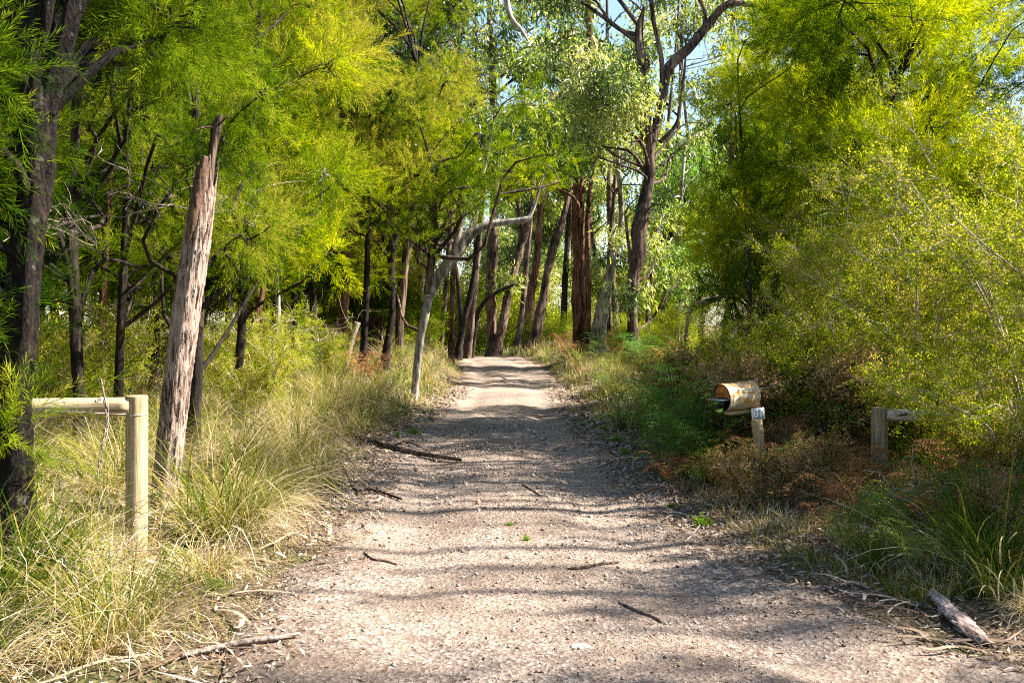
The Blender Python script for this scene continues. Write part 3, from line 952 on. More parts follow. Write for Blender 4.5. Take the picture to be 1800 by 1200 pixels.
# ---- gum trunks around and beyond the crest
GT = [
    ('gum with a straight dark trunk standing at the end of the driveway', 39.5, 'bark_brown',
     [(866, 630, 24), (865, 590, 18), (864, 500, 18), (867, 410, 17), (872, 300, 15), (866, 150, 12), (860, 0, 9), (850, -160, 5)], (800, 960), (-60, 330), 20),
    ('dark gum leaning right, from the base of the straight trunk beyond the driveway', 39.2, 'bark_brown',
     [(872, 630, 22), (880, 585, 17), (893, 520, 16), (907, 460, 16), (922, 410, 14), (945, 330, 12), (975, 220, 9), (1000, 90, 6)], (880, 1040), (-100, 260), 16),
    ('slim dark gum left of the end of the driveway, its trunk bowed', 37.5, 'bark_brown',
     [(822, 630, 14), (826, 590, 13), (831, 540, 13), (836, 480, 12), (842, 420, 10), (848, 330, 8), (840, 180, 6), (836, 20, 4)], (760, 880), (-80, 300), 14),
    ('slim dark gum leaning right from the left verge just before the crest', 35.5, 'bark_black',
     [(803, 618, 12), (812, 585, 11), (822, 540, 11), (832, 490, 10), (838, 440, 8), (850, 340, 6), (856, 200, 4)], (780, 900), (60, 320), 8),
    ('thin curved dark sapling bending right beside the end of the driveway', 38.5, 'bark_black',
     [(828, 628, 9), (834, 585, 9), (840, 550, 8), (856, 525, 7), (880, 510, 6), (905, 500, 4)], (850, 900), (470, 520), 2),
    ('reddish slender gum left of the pale limb, on the left verge', 31, 'bark_red',
     [(794, 610, 9), (795, 560, 9), (796, 500, 9), (798, 430, 10), (808, 360, 9), (812, 250, 7), (806, 90, 5)], (720, 850), (-60, 320), 12),
    ('two-toned brown gum with a pale edge, right of the end of the driveway', 43, 'bark_red',
     [(925, 620, 16), (928, 570, 15), (934, 510, 15), (944, 450, 13), (948, 380, 10), (952, 280, 8), (948, 120, 5)], (900, 1010), (-80, 300), 12),
    ('gum with a thick dark trunk swinging right behind the grassy right verge', 41, 'bark_brown',
     [(938, 620, 19), (944, 575, 17), (953, 525, 16), (963, 470, 15), (974, 430, 14), (988, 385, 12), (1002, 330, 10), (1010, 210, 9), (1000, 60, 6)], (920, 1080), (-100, 280), 16),
    ('tall gum with a massive furrowed red-brown trunk on the right verge', 30, 'bark_red',
     [(1020, 630, 29), (1020, 600, 24), (1018, 520, 23), (1016, 440, 23), (1016, 360, 23), (1020, 290, 20), (1030, 200, 18), (1036, 90, 14), (1030, -60, 9)], (950, 1110), (-120, 290), 26),
    ('thin red-barked gum stem pressed against the right side of the massive furrowed trunk', 29.6, 'bark_red',
     [(1028, 625, 13), (1033, 590, 11), (1034, 520, 10), (1032, 450, 10), (1034, 380, 9), (1040, 310, 7), (1052, 265, 5), (1060, 180, 4)], (1020, 1110), (140, 280), 6),
    ('gum with a broad grey-streaked base right of the massive furrowed trunk', 29.5, 'bark_pale',
     [(1048, 632, 34), (1050, 600, 27), (1055, 560, 24), (1064, 520, 19), (1073, 480, 15), (1080, 440, 13), (1092, 380, 10), (1084, 260, 8), (1080, 100, 5)], (1030, 1150), (60, 330), 12),
    ('slim brown gum standing behind the broad grey-streaked base', 33, 'bark_brown',
     [(1072, 620, 10), (1071, 570, 10), (1070, 500, 9), (1074, 420, 9), (1080, 330, 7), (1084, 200, 5)], (1040, 1160), (160, 340), 8),
]
for k, (lab, d, bk, pts, pxr, pyr, ncl) in enumerate(GT):
    r_ = np.random.default_rng(300 + k)
    cl = box_clumps(r_, int(ncl * .68), pxr, pyr, (d - 2.5, d + 3), (.5, .95), lambda x, y, q: (1040 < x < 1125 and y < 90) or (1160 < x < 1240 and 60 < y < 280))
    build_tree('gum_tree', lab, 'tree', None, [px_stem(d, pts)], cl, 'gum_far', M['gum_leaf'], M[bk], 'hang', dens=27, tint=.58, seed=300 + k, sides=14, ridge=.13, rings=60, twigs=4, limb_r=.35)

EX = [(500, 22, 8, 10), (532, 27, 10, -14), (566, 30, 9, 8), (600, 26, 11, 18), (628, 34, 10, -6), (710, 30, 12, 12), (742, 27, 12, -10), (770, 36, 10, 14), (905, 48, 10, 22), (985, 50, 11, 16), (1088, 36, 12, -8), (1142, 34, 9, 14), (1165, 40, 12, 10), (1232, 38, 9, -14), (1268, 30, 9, 10), (812, 45, 9, -16), (676, 38, 11, 10), (450, 25, 9, -12)]
for k, (px_, d, w_, ln) in enumerate(EX):
    r_ = np.random.default_rng(380 + k)
    pts = [(px_, 640, w_ * 1.15)] + [(px_ + ln * u * 3 + 7 * math.sin(3.1 * u + k), 600 - 560 * u, w_ * (1 - .55 * u)) for u in (.1, .25, .4, .55, .7, .85, 1.0, 1.25)]
    cl = box_clumps(r_, 5, (px_ - 60, px_ + 90), (-60, 300), (d - 1.5, d + 2), (.5, .85), lambda x, y, q: (1040 < x < 1125 and y < 90) or (1160 < x < 1240 and 60 < y < 280))
    build_tree('gum_tree', 'slim dark gum among the crowd of stems flanking the far end of the driveway', 'tree', 'slim gums flanking the far end', [px_stem(d, pts)], cl, 'gum_far', M['gum_leaf'], M['bark_brown' if k % 3 else 'bark_black'], 'hang', dens=26, tint=.6, seed=380 + k, sides=10, rings=36, twigs=3)

for k, (px_, d, w_, ln, c0) in enumerate([(172, 11.5, 15, 8, 60), (268, 12.5, 13, -6, 40), (392, 13.5, 14, 9, 40), (462, 15.5, 12, -8, 60), (520, 16.5, 13, 10, 80), (560, 19, 13, -9, 60), (598, 21, 14, 8, 100), (632, 17.5, 11, 7, 120)]):
    r_ = np.random.default_rng(440 + k)
    pts = [(px_, 720, w_ * 1.15)] + [(px_ + ln * u * 3 + 8 * math.sin(3.4 * u + k), 640 - 600 * u, w_ * (1 - .5 * u)) for u in (.1, .25, .4, .55, .7, .85, 1.0)]
    cl = box_clumps(r_, 6, (px_ - 70, px_ + 90), (c0 - 160, c0 + 240), (d - 1.2, d + 1.5), (.3, .5))
    build_tree('ballart_tree', 'slender black-stemmed tree in the second rank left of the driveway', 'tree', 'slender stems of the second rank', [px_stem(d, pts)], cl, 'needle_mid', M['needle_dark' if k % 2 else 'needle'], M['bark_black' if k % 3 else 'bark_red'], dens=150, tint=.5, seed=440 + k, sides=10, rings=40, twigs=8)

# the big forked gum with limbs against the sky
d = 23.5
r_ = np.random.default_rng(350)
build_tree('forked_gum', 'tall forked gum with twisting limbs against the sky and a broken stub', 'tree', None,
           [px_stem(d, [(1108, 655, 20), (1110, 600, 17), (1113, 550, 15), (1112, 510, 17), (1122, 440, 24), (1130, 370, 25), (1140, 320, 19), (1147, 250, 18), (1155, 215, 18), (1166, 165, 15), (1180, 115, 17), (1215, 82, 16), (1245, 45, 13), (1280, 8, 11), (1340, 5, 8), (1400, -60, 5)]),
            px_stem(d, [(1147, 250, 20), (1138, 210, 13), (1138, 160, 10), (1124, 85, 16), (1124, 50, 15), (1132, 12, 5)], False),
            px_stem(d, [(1160, 190, 9), (1164, 120, 9), (1150, 40, 7), (1135, -60, 5), (1120, -190, 4)], False),
            px_stem(d, [(1240, 50, 9), (1235, 10, 7), (1190, -60, 5), (1160, -160, 4)], False),
            px_stem(d, [(1160, 250, 8), (1190, 215, 6), (1200, 150, 5), (1205, 100, 3)], False),
            px_stem(d, [(1113, 500, 8), (1106, 440, 6), (1100, 380, 4)], False)],
           box_clumps(r_, 13, (1000, 1130), (90, 300), (d - 1.0, d + 2), (.4, .7)) + box_clumps(r_, 5, (1030, 1140), (130, 260), (d - 1.2, d), (.4, .6)) + box_clumps(r_, 4, (1170, 1250), (140, 260), (d + .6, d + 2), (.3, .5)) +
           box_clumps(r_, 12, (1130, 1400), (-320, -20), (d - 2, d + 2), (.5, .9)) + box_clumps(r_, 7, (1170, 1330), (-10, 100), (d + .8, d + 2), (.3, .5)) + box_clumps(r_, 9, (1070, 1210), (330, 540), (d - .5, d + 3), (.35, .55)) + box_clumps(r_, 8, (880, 1060), (-200, 60), (d, d + 4), (.6, .9)),
           'gum_mid', M['gum_leaf'], M['bark_brown'], 'hang', dens=60, tint=.62, seed=351, sides=18, ridge=.12, rings=120, twigs=5, limb_r=.3)

# small bright-leaved gum right of the forked one
build_tree('young_gum', 'small gum with bright green hanging leaves behind the forked gum', 'tree', None,
           [px_stem(28, [(1186, 640, 14), (1190, 570, 12), (1200, 480, 10), (1195, 380, 8), (1205, 250, 5)])],
           box_clumps(r_, 18, (1130, 1260), (270, 540), (26.5, 29.5), (.5, .8)), 'gum_mid', M['gum_bright'], M['bark_pale'], 'hang', dens=48, tint=.5, seed=352, rings=30)

# pale dead branch lying out over the right scrub
def side_branch():
    root = empty('dead_branch', tuple(W3(1204, 600, 20)))
    g = Geo()
    P = catmull(px_stem(20, [(1204, 600, 5), (1210, 560, 7), (1216, 542, 12), (1236, 532, 15), (1262, 522, 13), (1300, 500, 9), (1330, 470, 6)], False), 30)
    V, F = tube(P[:, :3], P[:, 3], 12, ridge=.12, seed=4); g.add(V, F)
    o = g.build('branch', M['dead_wood'], root, origin=root.location, smooth=True)
    tag(root, 'pale dead branch jutting left out of the yellow-green tree', 'branch')


side_branch()

# ---- right: the great yellow-green ballart
def rej(x, y, d_):
    return x < 1225 + max(0, (330 - y) * .42) or (x < 1290 and 200 < y < 380 and R.random() < .5)


r_ = np.random.default_rng(400)
stems = [px_stem(15, [(1355, 700, 22), (1354, 640, 20), (1350, 590, 18), (1352, 540, 16), (1372, 470, 15), (1400, 380, 14), (1440, 250, 12), (1470, 100, 9), (1500, -60, 6)]),
         px_stem(15, [(1352, 580, 12), (1342, 540, 10), (1330, 470, 9), (1310, 350, 7), (1300, 200, 5)], False),
         px_stem(15, [(1356, 590, 12), (1372, 560, 9), (1390, 500, 8), (1480, 400, 6)], False)]
cl = box_clumps(r_, 46, (1235, 1560), (-60, 520), (13.2, 17), (.40, .70), rej) + box_clumps(r_, 12, (1250, 1480), (420, 590), (14, 16.5), (.3, .45))
build_tree('ballart_tree', 'broad yellow-green tree on the right verge behind the drum letterbox', 'tree', None, stems, cl, 'needle_mid', M['needle_gold'], M['bark_black'],
           dens=170, tint=.62, seed=401, sides=14, rings=60, twigs=7)
r_ = np.random.default_rng(410)
stems = [px_stem(12.6, [(1500, 700, 22), (1492, 600, 20), (1486, 540, 20), (1484, 490, 18), (1490, 400, 16), (1530, 260, 14), (1590, 100, 10), (1620, -80, 6)]),
         px_stem(12.6, [(1496, 570, 12), (1508, 530, 11), (1520, 480, 10), (1560, 360, 8), (1640, 200, 6)], False),
         px_stem(12.6, [(1520, 560, 8), (1522, 530, 8), (1518, 480, 8), (1470, 380, 6)], False)]
cl = box_clumps(r_, 48, (1440, 1830), (-60, 420), (11, 14.5), (.36, .62)) + box_clumps(r_, 10, (1830, 2100), (-60, 400), (11, 14), (.4, .6))
build_tree('ballart_tree', 'golden-topped tree at the right of the frame, black forked stems showing through its foliage', 'tree', None, stems, cl, 'needle_mid', M['needle_gold'], M['bark_black'],
           dens=170, tint=.70, seed=411, sides=14, rings=60, twigs=7)
# slim stem behind the letterbox
build_tree('ballart_tree', 'slim brown stem rising just behind the drum letterbox', 'tree', None,
           [px_stem(13.5, [(1311, 720, 9), (1311, 660, 8), (1313, 600, 8), (1318, 520, 7), (1316, 430, 5)])],
           box_clumps(r_, 6, (1270, 1380), (380, 540), (12.8, 14), (.26, .4)), 'needle_mid', M['needle_dark'], M['bark_brown'], dens=90, tint=.5, seed=421, rings=24)

# ------------------------------------------------------------------ tree stock for the woods behind
def stock_tree(kind, seed):
    r = np.random.default_rng(seed)
    g0 = []
    if kind == 'gum':
        H = r.uniform(11, 14)
        lean = r.normal(size=2) * .6
        st = [[lean[0] * u ** 1.5 + .15 * math.sin(5 * u + seed), lean[1] * u ** 1.5, H * u, .17 * (1 - .8 * u)] for u in np.linspace(0, 1, 8)]
        cl = []
        for k in range(22):
            z = H * r.uniform(.34, 1.05); a = r.uniform(0, 6.28); rad = r.uniform(.3, 2.4) * (1.1 - abs(z / H - .7))
            cl.append((np.array([lean[0] * (z / H) + math.cos(a) * rad, lean[1] * (z / H) + math.sin(a) * rad, z]), r.uniform(.7, 1.15)))
        return build_tree('gum_tree', 'x', 'tree', None, [st], cl, 'gum_far', M['gum_leaf'], M['bark_brown'], 'hang', dens=34, tint=.50, seed=seed, sides=9, rings=24, twigs=2)
    if kind == 'ballart':
        H = r.uniform(6.5, 8.5)
        lean = r.normal(size=2) * .4
        st = [[lean[0] * u, lean[1] * u + .1 * math.sin(6 * u), H * u, .10 * (1 - .85 * u)] for u in np.linspace(0, 1, 7)]
        cl = []
        for k in range(34):
            u = r.uniform(.20, 1.0); z = H * u; a = r.uniform(0, 6.28); rad = r.uniform(.2, 1.0) * 2.1 * (1.08 - u) ** .6
            cl.append((np.array([lean[0] * u + math.cos(a) * rad, lean[1] * u + math.sin(a) * rad, z]), r.uniform(.5, .85)))
        return build_tree('ballart_tree', 'x', 'tree', None, [st], cl, 'needle_far', M['needle'], M['bark_black'], dens=70, tint=.30 + .2 * r.uniform(), seed=seed, sides=8, rings=20, twigs=2)
    if kind == 'bush':
        st = [[0, 0, 0, .05], [.1, .05, .6, .04], [.15, 0, 1.4, .02], [.1, -.1, 2.2, .01]]
        cl = []
        for k in range(16):
            u = r.uniform(.12, 1.0); a = r.uniform(0, 6.28); rad = r.uniform(.1, 1.1)
            cl.append((np.array([math.cos(a) * rad, math.sin(a) * rad, .3 + 1.9 * u]), r.uniform(.35, .6)))
        return build_tree('bush', 'x', 'bush', None, [st], cl, 'twig_mid', M['shrub_leaf'], M['twig_pale'], 'up', dens=95, tint=.4, seed=seed, sides=6, rings=10, twigs=3)


def copy_thing(src, loc, rz, s, label, group, name=None):
    r = src.copy()
    if name: r.name = name
    COL.objects.link(r)
    r.location = loc; r.rotation_euler = (0, 0, rz); r.scale = (s, s, s)
    tag(r, label, None, group)
    for ch in list(src.children):
        c = ch.copy(); COL.objects.link(c); c.parent = r
    return r


GUMS = [stock_tree('gum', 501 + k) for k in range(3)]
BALL = [stock_tree('ballart', 521 + k) for k in range(3)]
BUSH = [stock_tree('bush', 541 + k) for k in range(3)]
used = set()


def place(stock, x, y, s, label, group, rg_=rg, dz=0.0):
    k = int(rg_.integers(0, len(stock)))
    src = stock[k]
    loc = (x, y, float(G(x, y)) - .05 + dz)
    rz = rg_.uniform(0, 6.28)
    if src.name not in used:
        used.add(src.name)
        src.location = loc; src.rotation_euler = (0, 0, rz); src.scale = (s, s, s)
        tag(src, label, None, group)
        return src
    return copy_thing(src, loc, rz, s, label, group)


rb = np.random.default_rng(600)
# left wood, ranks from 12 m back
for x, y, s in [(-6.2, 12.5, .95), (-8.5, 15, 1.0), (-5.0, 16.2, .9), (-10.5, 11, 1.0), (-7.4, 19, 1.0), (-5.2, 21.5, 1.0), (-9.8, 22, 1.1), (-6.6, 26, 1.05), (-4.4, 28, .95), (-12, 18, 1.1), (-9, 30, 1.1), (-5.8, 33, 1.0), (-13, 27, 1.2), (-7.5, 8.8, .9), (-10, 37, 1.2), (-16, 34, 1.3), (-3.6, 24.2, .72)]:
    place(BALL, x + rb.normal() * .3, y, s, 'fine-leaved tree in the dense dark wood behind the front row left of the driveway', 'fine-leaved trees of the left wood', rb)
for x, y, s in [(-7, 34, 1.0), (-12, 38, 1.1), (-9, 44, 1.1), (-15, 48, 1.2), (-5.5, 48, 1.0), (-19, 40, 1.2), (-11.5, 56, 1.2), (-6.5, 58, 1.1)]:
    place(GUMS, x, y, s, 'tall gum rising behind the left wood', 'tall gums behind the left wood', rb)
# right wood
for x, y, s in [(8.2, 19.5, .85), (11.5, 17, .8), (9, 25, .9), (13.5, 22, 1.0), (8, 30, .9), (12, 32, 1.0), (16, 28, 1.1)]:
    place(BALL, x, y, s, 'fine-leaved tree behind the yellow-green trees right of the driveway', 'fine-leaved trees of the right wood', rb)
for x, y, s in [(11, 44, 1.1), (4.6, 52, 1.05), (8.5, 57, 1.1), (15, 50, 1.2)]:
    place(GUMS, x, y, s, 'gum standing far back among the trees right of the driveway', 'gums far back on the right', rb)
# beyond the crest
for k in range(38):
    x = rb.uniform(-20, 17); y = rb.uniform(54, 95)
    if .085 < x / y < .13 or .15 < x / y < .19: continue
    place(GUMS, x, y, rb.uniform(.95, 1.3), 'distant gum beyond the crest of the driveway', 'distant gums beyond the crest', rb)
for k in range(46):
    x = rb.uniform(-16, 13); y = rb.uniform(46, 76)
    if -4.5 < x - lerp_tab(y, LEFT) < 4.5 and y < 52: continue
    place(BUSH, x, y, rb.uniform(1.4, 2.6), 'leafy bush in the undergrowth beyond the crest', 'bushes beyond the crest', rb)
# roadside bushes on both banks
for x, y, s in [(-3.2, 27, .55), (-3.9, 30, .7), (-2.6, 32.5, .5), (-4.9, 24, .7), (-4.2, 19.5, .5), (-3.4, 36, .7), (-5.8, 29, .9), (-5.4, 15.2, .5), (-6.9, 17.5, .8), (-8.2, 24.5, 1.0)]:
    place(BUSH, x, y, s, 'low leafy bush on the left bank of the driveway', 'bushes on the left bank', rb)
for x, y, s in [(2.9, 27, .35), (3.4, 24, .4), (4.6, 27, .6), (4.0, 20, .4), (5.4, 18, .6), (2.5, 31, .35), (3.8, 33, .5), (2.4, 36, .5), (5.8, 24, .8), (6.6, 20.5, .9), (3.1, 39, .8), (8.2, 16, .8), (5.2, 31, .8), (1.4, 42, .7), (9.0, 20, 1.2)]:
    place(BUSH, x, y, s, 'low leafy bush on the right bank of the driveway', 'bushes on the right bank', rb)
# trees to the right of the camera, outside the frame, whose shadows fall across the near gravel
for x, y, s in [(11.0, -.5, 1.0), (6.0, .8, .9), (4.6, 5.6, .46)]:
    place(BALL, x, y, s, 'tree standing off to the right of the driveway entrance', 'trees right of the entrance', rb)
for k, (x, y, r0, H) in enumerate([(4.6, 5.75, .05, 8.0), (5.4, 5.42, .035, 7), (6.2, 6.9, .07, 9), (4.7, 8.15, .09, 9), (5.8, 8.5, .05, 8), (8.2, 6.4, .06, 10), (7.4, 7.6, .045, 9), (10.8, 6.2, .10, 11), (9.2, 5.3, .07, 10), (12.6, 8.3, .12, 12)]
                                   + [(9.4, 3.1, .11, 10.0), (8.4, 2.0, .10, 9.5), (10.3, 4.1, .08, 10.6), (7.4, 9.3, .08, 9.3), (7.9, 10.6, .08, 9.8), (9.4, 22.5, .11, 10), (9.6, 31, .12, 10.2)]):
    r_ = np.random.default_rng(640 + k)
    nc, cr_ = ((1, 3)[k % 2], (.22, .42)) if k < 10 else (11, (.3, .62))
    if k < 10: x, r0, H = x + 5.0, r0 * 1.4, H + 3.0
    st = [[x + .12 * math.sin(2.2 * u * 3 + k), y + .04 * math.sin(3 * u * 3 + k), -.1 + H * u, r0 * (1 - .6 * u)] for u in np.linspace(0, 1, 8)]
    cl = [(np.array([x + r_.normal() * .5, y + r_.normal() * .5, H * r_.uniform(.8 if k < 10 else .66, 1.02)]), r_.uniform(*cr_)) for q in range(nc)]
    build_tree('gum_tree', 'slender gum among the stems right of the driveway entrance', 'tree', 'slender gums right of the entrance', [st], cl, 'gum_mid', M['gum_leaf'], M['bark_brown'], 'hang', dens=45, tint=.55, seed=640 + k, sides=9, rings=30, twigs=3)
for x, y, s in [(-7.5, 4.5, .8), (-9, 7, .9)]:
    place(BALL, x, y, s, 'tree standing off to the left of the driveway entrance', 'trees left of the entrance', rb)


# ------------------------------------------------------------------ shrubs with pale twigs on the right
def stock_shrub(seed, H=2.6, spread=1.3, stems_n=9, dens=1.0, leaf=None, kit='twig_near', rise=1.0):
    r = np.random.default_rng(seed)
    root = empty('tea_tree_shrub', (0, 0, 0)); tag(root, 'x', 'shrub')
    tg, cg = Geo(), Geo()
    tips, dirs = [], []
    for k in range(stems_n):
        a = r.uniform(0, 6.28); out = spread * r.uniform(.3, 1.0)
        top = np.array([math.cos(a) * out, math.sin(a) * out, H * r.uniform(.55, 1.0)])
        mid = np.array([math.cos(a) * out * .3, math.sin(a) * out * .3, top[2] * .55]) + r.normal(size=3) * .12
        b = np.array([math.cos(a) * .06, math.sin(a) * .06, 0])
        P = catmull([b, mid, top + r.normal(size=3) * .08], 12)
        V, F = tube(P, np.linspace(.014, .004, 12), 6, lump=.1, seed=k); tg.add(V, F)
        for m in range(int(10 * dens)):
            i = int(r.integers(3, 12)); p = P[i]
            d = np.array([math.cos(a), math.sin(a), .5]) * .5 + r.normal(size=3) * .65; d[2] = abs(d[2]) * .8
            l = r.uniform(.25, .7) * (H / 2.6)
            e = p + d / np.linalg.norm(d) * l
            Q = limb(tg, p, e, .0042, .0014, r, 4, .12, 6)
            for q in range(8):
                j = int(r.integers(1, 6)); d2 = d / np.linalg.norm(d) + r.normal(size=3) * .7
                e2 = Q[j] + d2 / np.linalg.norm(d2) * r.uniform(.08, .24)
                V, F = tube(np.linspace(Q[j], e2, 3), [.0022, .0018, .0012], 4, cap=False); tg.add(V, F)
                if True:
                    tips.append(Q[j] * .4 + e2 * .6); dirs.append(d2); tips.append(Q[j] * .8 + e2 * .2); dirs.append(d2 + r.normal(size=3) * .8)
    tips = np.array(tips); dirs = np.array(dirs)
    bake(cg, KIT[kit][0], tips, dirs, r.uniform(.6, 1.1, len(tips)), .66 + .22 * r.normal(size=len(tips)), r)
    tg.build('stems', M['twig_pale'], root)
    cg.build('foliage', leaf or M['shrub_leaf'], root)
    return root


M['scrub_leaf'] = leaf_mat('olive_scrub_leaves', [(0.0, (.022, .040, .008)), (.35, (.07, .090, .014)), (.55, (.15, .12, .030)), (.75, (.24, .13, .055)), (1.0, (.40, .30, .18))], .35, (1.6, 1.6, 1))
SHRUB = [stock_shrub(700 + k, *a) for k, a in enumerate([(2.9, 1.3, 9), (2.3, 1.4, 9), (1.5, 1.0, 10), (3.3, 1.2, 8)])]
sh_used = set()


def put_shrub(k, x, y, s, rz, label, group=None):
    src = SHRUB[k]; loc = (x, y, float(G(x, y)) - .03)
    if k not in sh_used:
        sh_used.add(k)
        src.location = loc; src.rotation_euler = (0, 0, rz); src.scale = (s, s, s); tag(src, label, None, group)
    else:
        copy_thing(src, loc, rz, s, label, group)


put_shrub(0, 3.95, 9.7, 1.0, .3, 'tall pale-twigged shrub right behind the right-hand fence post')
put_shrub(3, 4.45, 8.2, 1.05, 1.4, 'tallest pale-twigged shrub, at the right edge of the photo')
put_shrub(1, 3.15, 9.9, .85, 2.2, 'loose pale-twigged shrub left of the right-hand fence post')
put_shrub(2, 3.55, 7.25, .80, .9, 'low twiggy shrub in front of the right-hand rail')
put_shrub(1, 4.30, 7.2, 1.0, 4.0, 'bushy pale-twigged shrub hanging over the right-hand rail')
for k, x, y, s in [(0, 4.9, 9.6, 1.1), (3, 3.7, 10.6, .9), (1, 4.2, 11.6, 1.1), (0, 4.3, 12.8, .9), (2, 3.3, 11.6, .7), (1, 5.6, 11.2, 1.2), (3, 6.2, 9.6, 1.2), (2, 3.4, 13.4, .7), (2, 2.6, 14.5, .45), (2, 2.4, 16.5, .5)]:
    put_shrub(k, x, y, s, R.uniform(0, 6.28), 'pale-twigged shrub in the thicket beyond the right-hand rail', 'shrubs of the right thicket')
for k, x, y, s in [(2, -3.0, 11.5, .7), (2, -3.6, 13.3, .8), (2, -2.9, 15.6, .6), (2, -4.4, 10.2, .9), (1, -5.2, 12.6, .7), (2, -5.8, 9.4, .8)]:
    put_shrub(k, x, y, s, R.uniform(0, 6.28), 'small twiggy shrub among the stems behind the dead trunk', 'shrubs of the left scrub')


rw = np.random.default_rng(660)
SCRUB = [stock_shrub(720, .75, .45, 9, .8, M['scrub_leaf'], rise=1), stock_shrub(721, .6, .5, 8, .8, M['scrub_leaf']), stock_shrub(722, .7, .5, 9, .8, M['shrub_leaf']), stock_shrub(723, .85, .45, 9, .9, M['shrub_leaf'])]
for q in SCRUB: q.name = 'wiry_scrub'
sc_used = set()
for i in range(80):
    y = rw.uniform(5.6, 12) ; x = float(lerp_tab(y, RIGHT)) + .55 + 2.0 * rw.uniform() ** .8
    pxx = 900 + x / y * F_PX
    big = 1.0 if y > 8.9 and x > float(lerp_tab(y, RIGHT)) + .9 else .55
    if y < 8.9 and (abs(pxx - 1290) < 60 and y > 8.2 or abs(pxx - 1585) < (110 if y > 7 else 190)): continue
    k = int(rw.integers(0, 4)); src = SCRUB[k]; loc = (x, y, float(G(x, y)) - .02); rz = rw.uniform(0, 6.28); s_ = rw.uniform(.75, 1.35) * big
    if 1215 < pxx < 1500 and y < 9.4 or y < 7.4:
        if k > 1: k = k - 2
        src = SCRUB[k]; s_ = min(s_, .62)
    zone = 'between the gravel and the letterbox' if pxx < 1240 else 'round and behind the letterbox post' if pxx < 1490 else 'below the right rail and beside the bark slab' if y < 8 else 'behind the right rail'
    slab_ = ('low wiry rust-brown scrub ' if k < 2 else 'low wiry yellow-green scrub ') + zone; sgrp = ('brown' if k < 2 else 'green') + ' wiry scrub ' + zone
    if k not in sc_used:
        sc_used.add(k); src.location = loc; src.rotation_euler = (0, 0, rz); src.scale = (s_, s_, s_); tag(src, slab_, None, sgrp)
    else:
        copy_thing(src, loc, rz, s_, slab_, sgrp)


# ------------------------------------------------------------------ tussocks
def stock_tussock(seed, n=320, h=.85, w=.0035, tone=.42, dead=.35, droop=1.0, wide=.16):
    r = np.random.default_rng(seed)
    g = Geo()
    seg = 6
    for i in range(n):
        a = r.uniform(0, 6.28); rad = wide * math.sqrt(r.uniform())
        b = np.array([math.cos(a) * rad, math.sin(a) * rad, -.02])
        az = a + r.normal() * 1.0
        L = h * r.uniform(.55, 1.25)
        e0 = r.uniform(.05, .5) * droop             # start tilt
        curl = r.uniform(.5, 2.1) * droop
        isdead = r.uniform() < dead
        if isdead: e0 += .3
        p = b.copy(); V = []
        side = np.array([-math.sin(az), math.cos(az), 0]) * w * r.uniform(.6, 1.5)
        tw = r.normal() * .7
        for k in range(seg + 1):
            u = k / seg
            th = e0 + curl * u ** 1.5
            if k:
                p = p + L / seg * np.array([math.cos(az + tw * u) * math.sin(th), math.sin(az + tw * u) * math.sin(th), math.cos(th)])
            s = side * (1 - u ** 2) + side * .06
            V += [p - s, p + s]
        V = np.array(V)
        V[:, 2] = np.maximum(V[:, 2], -.02 + .02 * r.uniform())
        F = np.array([[2 * k, 2 * k + 1, 2 * k + 3, 2 * k + 2] for k in range(seg)])
        t = (.76 + .16 * r.normal()) if isdead else (tone + .12 * r.normal())
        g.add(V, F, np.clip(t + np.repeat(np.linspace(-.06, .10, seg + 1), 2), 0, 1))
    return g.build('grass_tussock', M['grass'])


TUS = [stock_tussock(800, 340, 1.12, .0030, .32, .44, 1.15, .20), stock_tussock(801, 360, .80, .0032, .27, .46, 1.2, .24), stock_tussock(802, 300, .55, .0030, .50, .65, 1.3, .18),
       stock_tussock(803, 190, .80, .0050, .14, .14, .85, .16)]
tus_used = set()


def put_tus(k, x, y, s, label, group=None, sz=1.0):
    src = TUS[k]
    if k in tus_used:
        o = src.copy(); COL.objects.link(o)
    else:
        o = src; tus_used.add(k)
    o.location = (x, y, float(G(x, y)) - .01); o.rotation_euler = (R.uniform(-.1, .1), R.uniform(-.1, .1), R.uniform(0, 6.28)); o.scale = (s, s, s * sz)
    for key in ('group',):
        if key in o: del o[key]
    tag(o, label, 'tussock', group)
    return o


put_tus(0, -1.95, 6.55, 1.0, 'great arching straw tussock spilling right towards the gravel, beside the dead trunk')
put_tus(1, -2.70, 5.45, .8, 'matted straw tussock at the foot of the left fence post')
put_tus(3, -2.40, 4.75, .9, 'upright dark green tussock in front of the rail')
put_tus(2, -1.75, 5.7, .7, 'small dry tussock between the fence post and the gravel')
put_tus(3, -2.14, 3.75, .8, 'yellow-green tussock in the bottom left corner')
put_tus(3, 2.65, 5.6, 1.0, 'long-bladed green tussock above the slab of bark')
put_tus(2, 2.60, 4.9, .55, 'pale drooping tussock right of the slab of bark')
TN = ['long arching straw-topped tussock', 'matted spreading tussock', 'small dry tussock', 'upright green strappy tussock']
for i in range(96):
    y = 4.0 + 10.5 * R.random() ** 1.15
    s_ = .30 + 2.6 * R.random()
    x = float(lerp_tab(y, LEFT)) - s_
    if abs(x + 2.2) < .12 and abs(y - 5.9) < .3: continue
    k = R.choice([0, 0, 1, 1, 2, 2, 3])
    zone = 'in front of the left rail' if y < 5.8 else 'round the foot of the dead trunk' if y < 8.2 else 'beyond the dead trunk, left of the gravel'
    if 5.2 < y < 7.6 and 205 < 900 + x / y * F_PX < 345: continue
    put_tus(k, x, y, R.uniform(.45, .9) * min(1, .55 + .5 * s_), TN[k] + ' ' + zone, TN[k] + 's ' + zone)
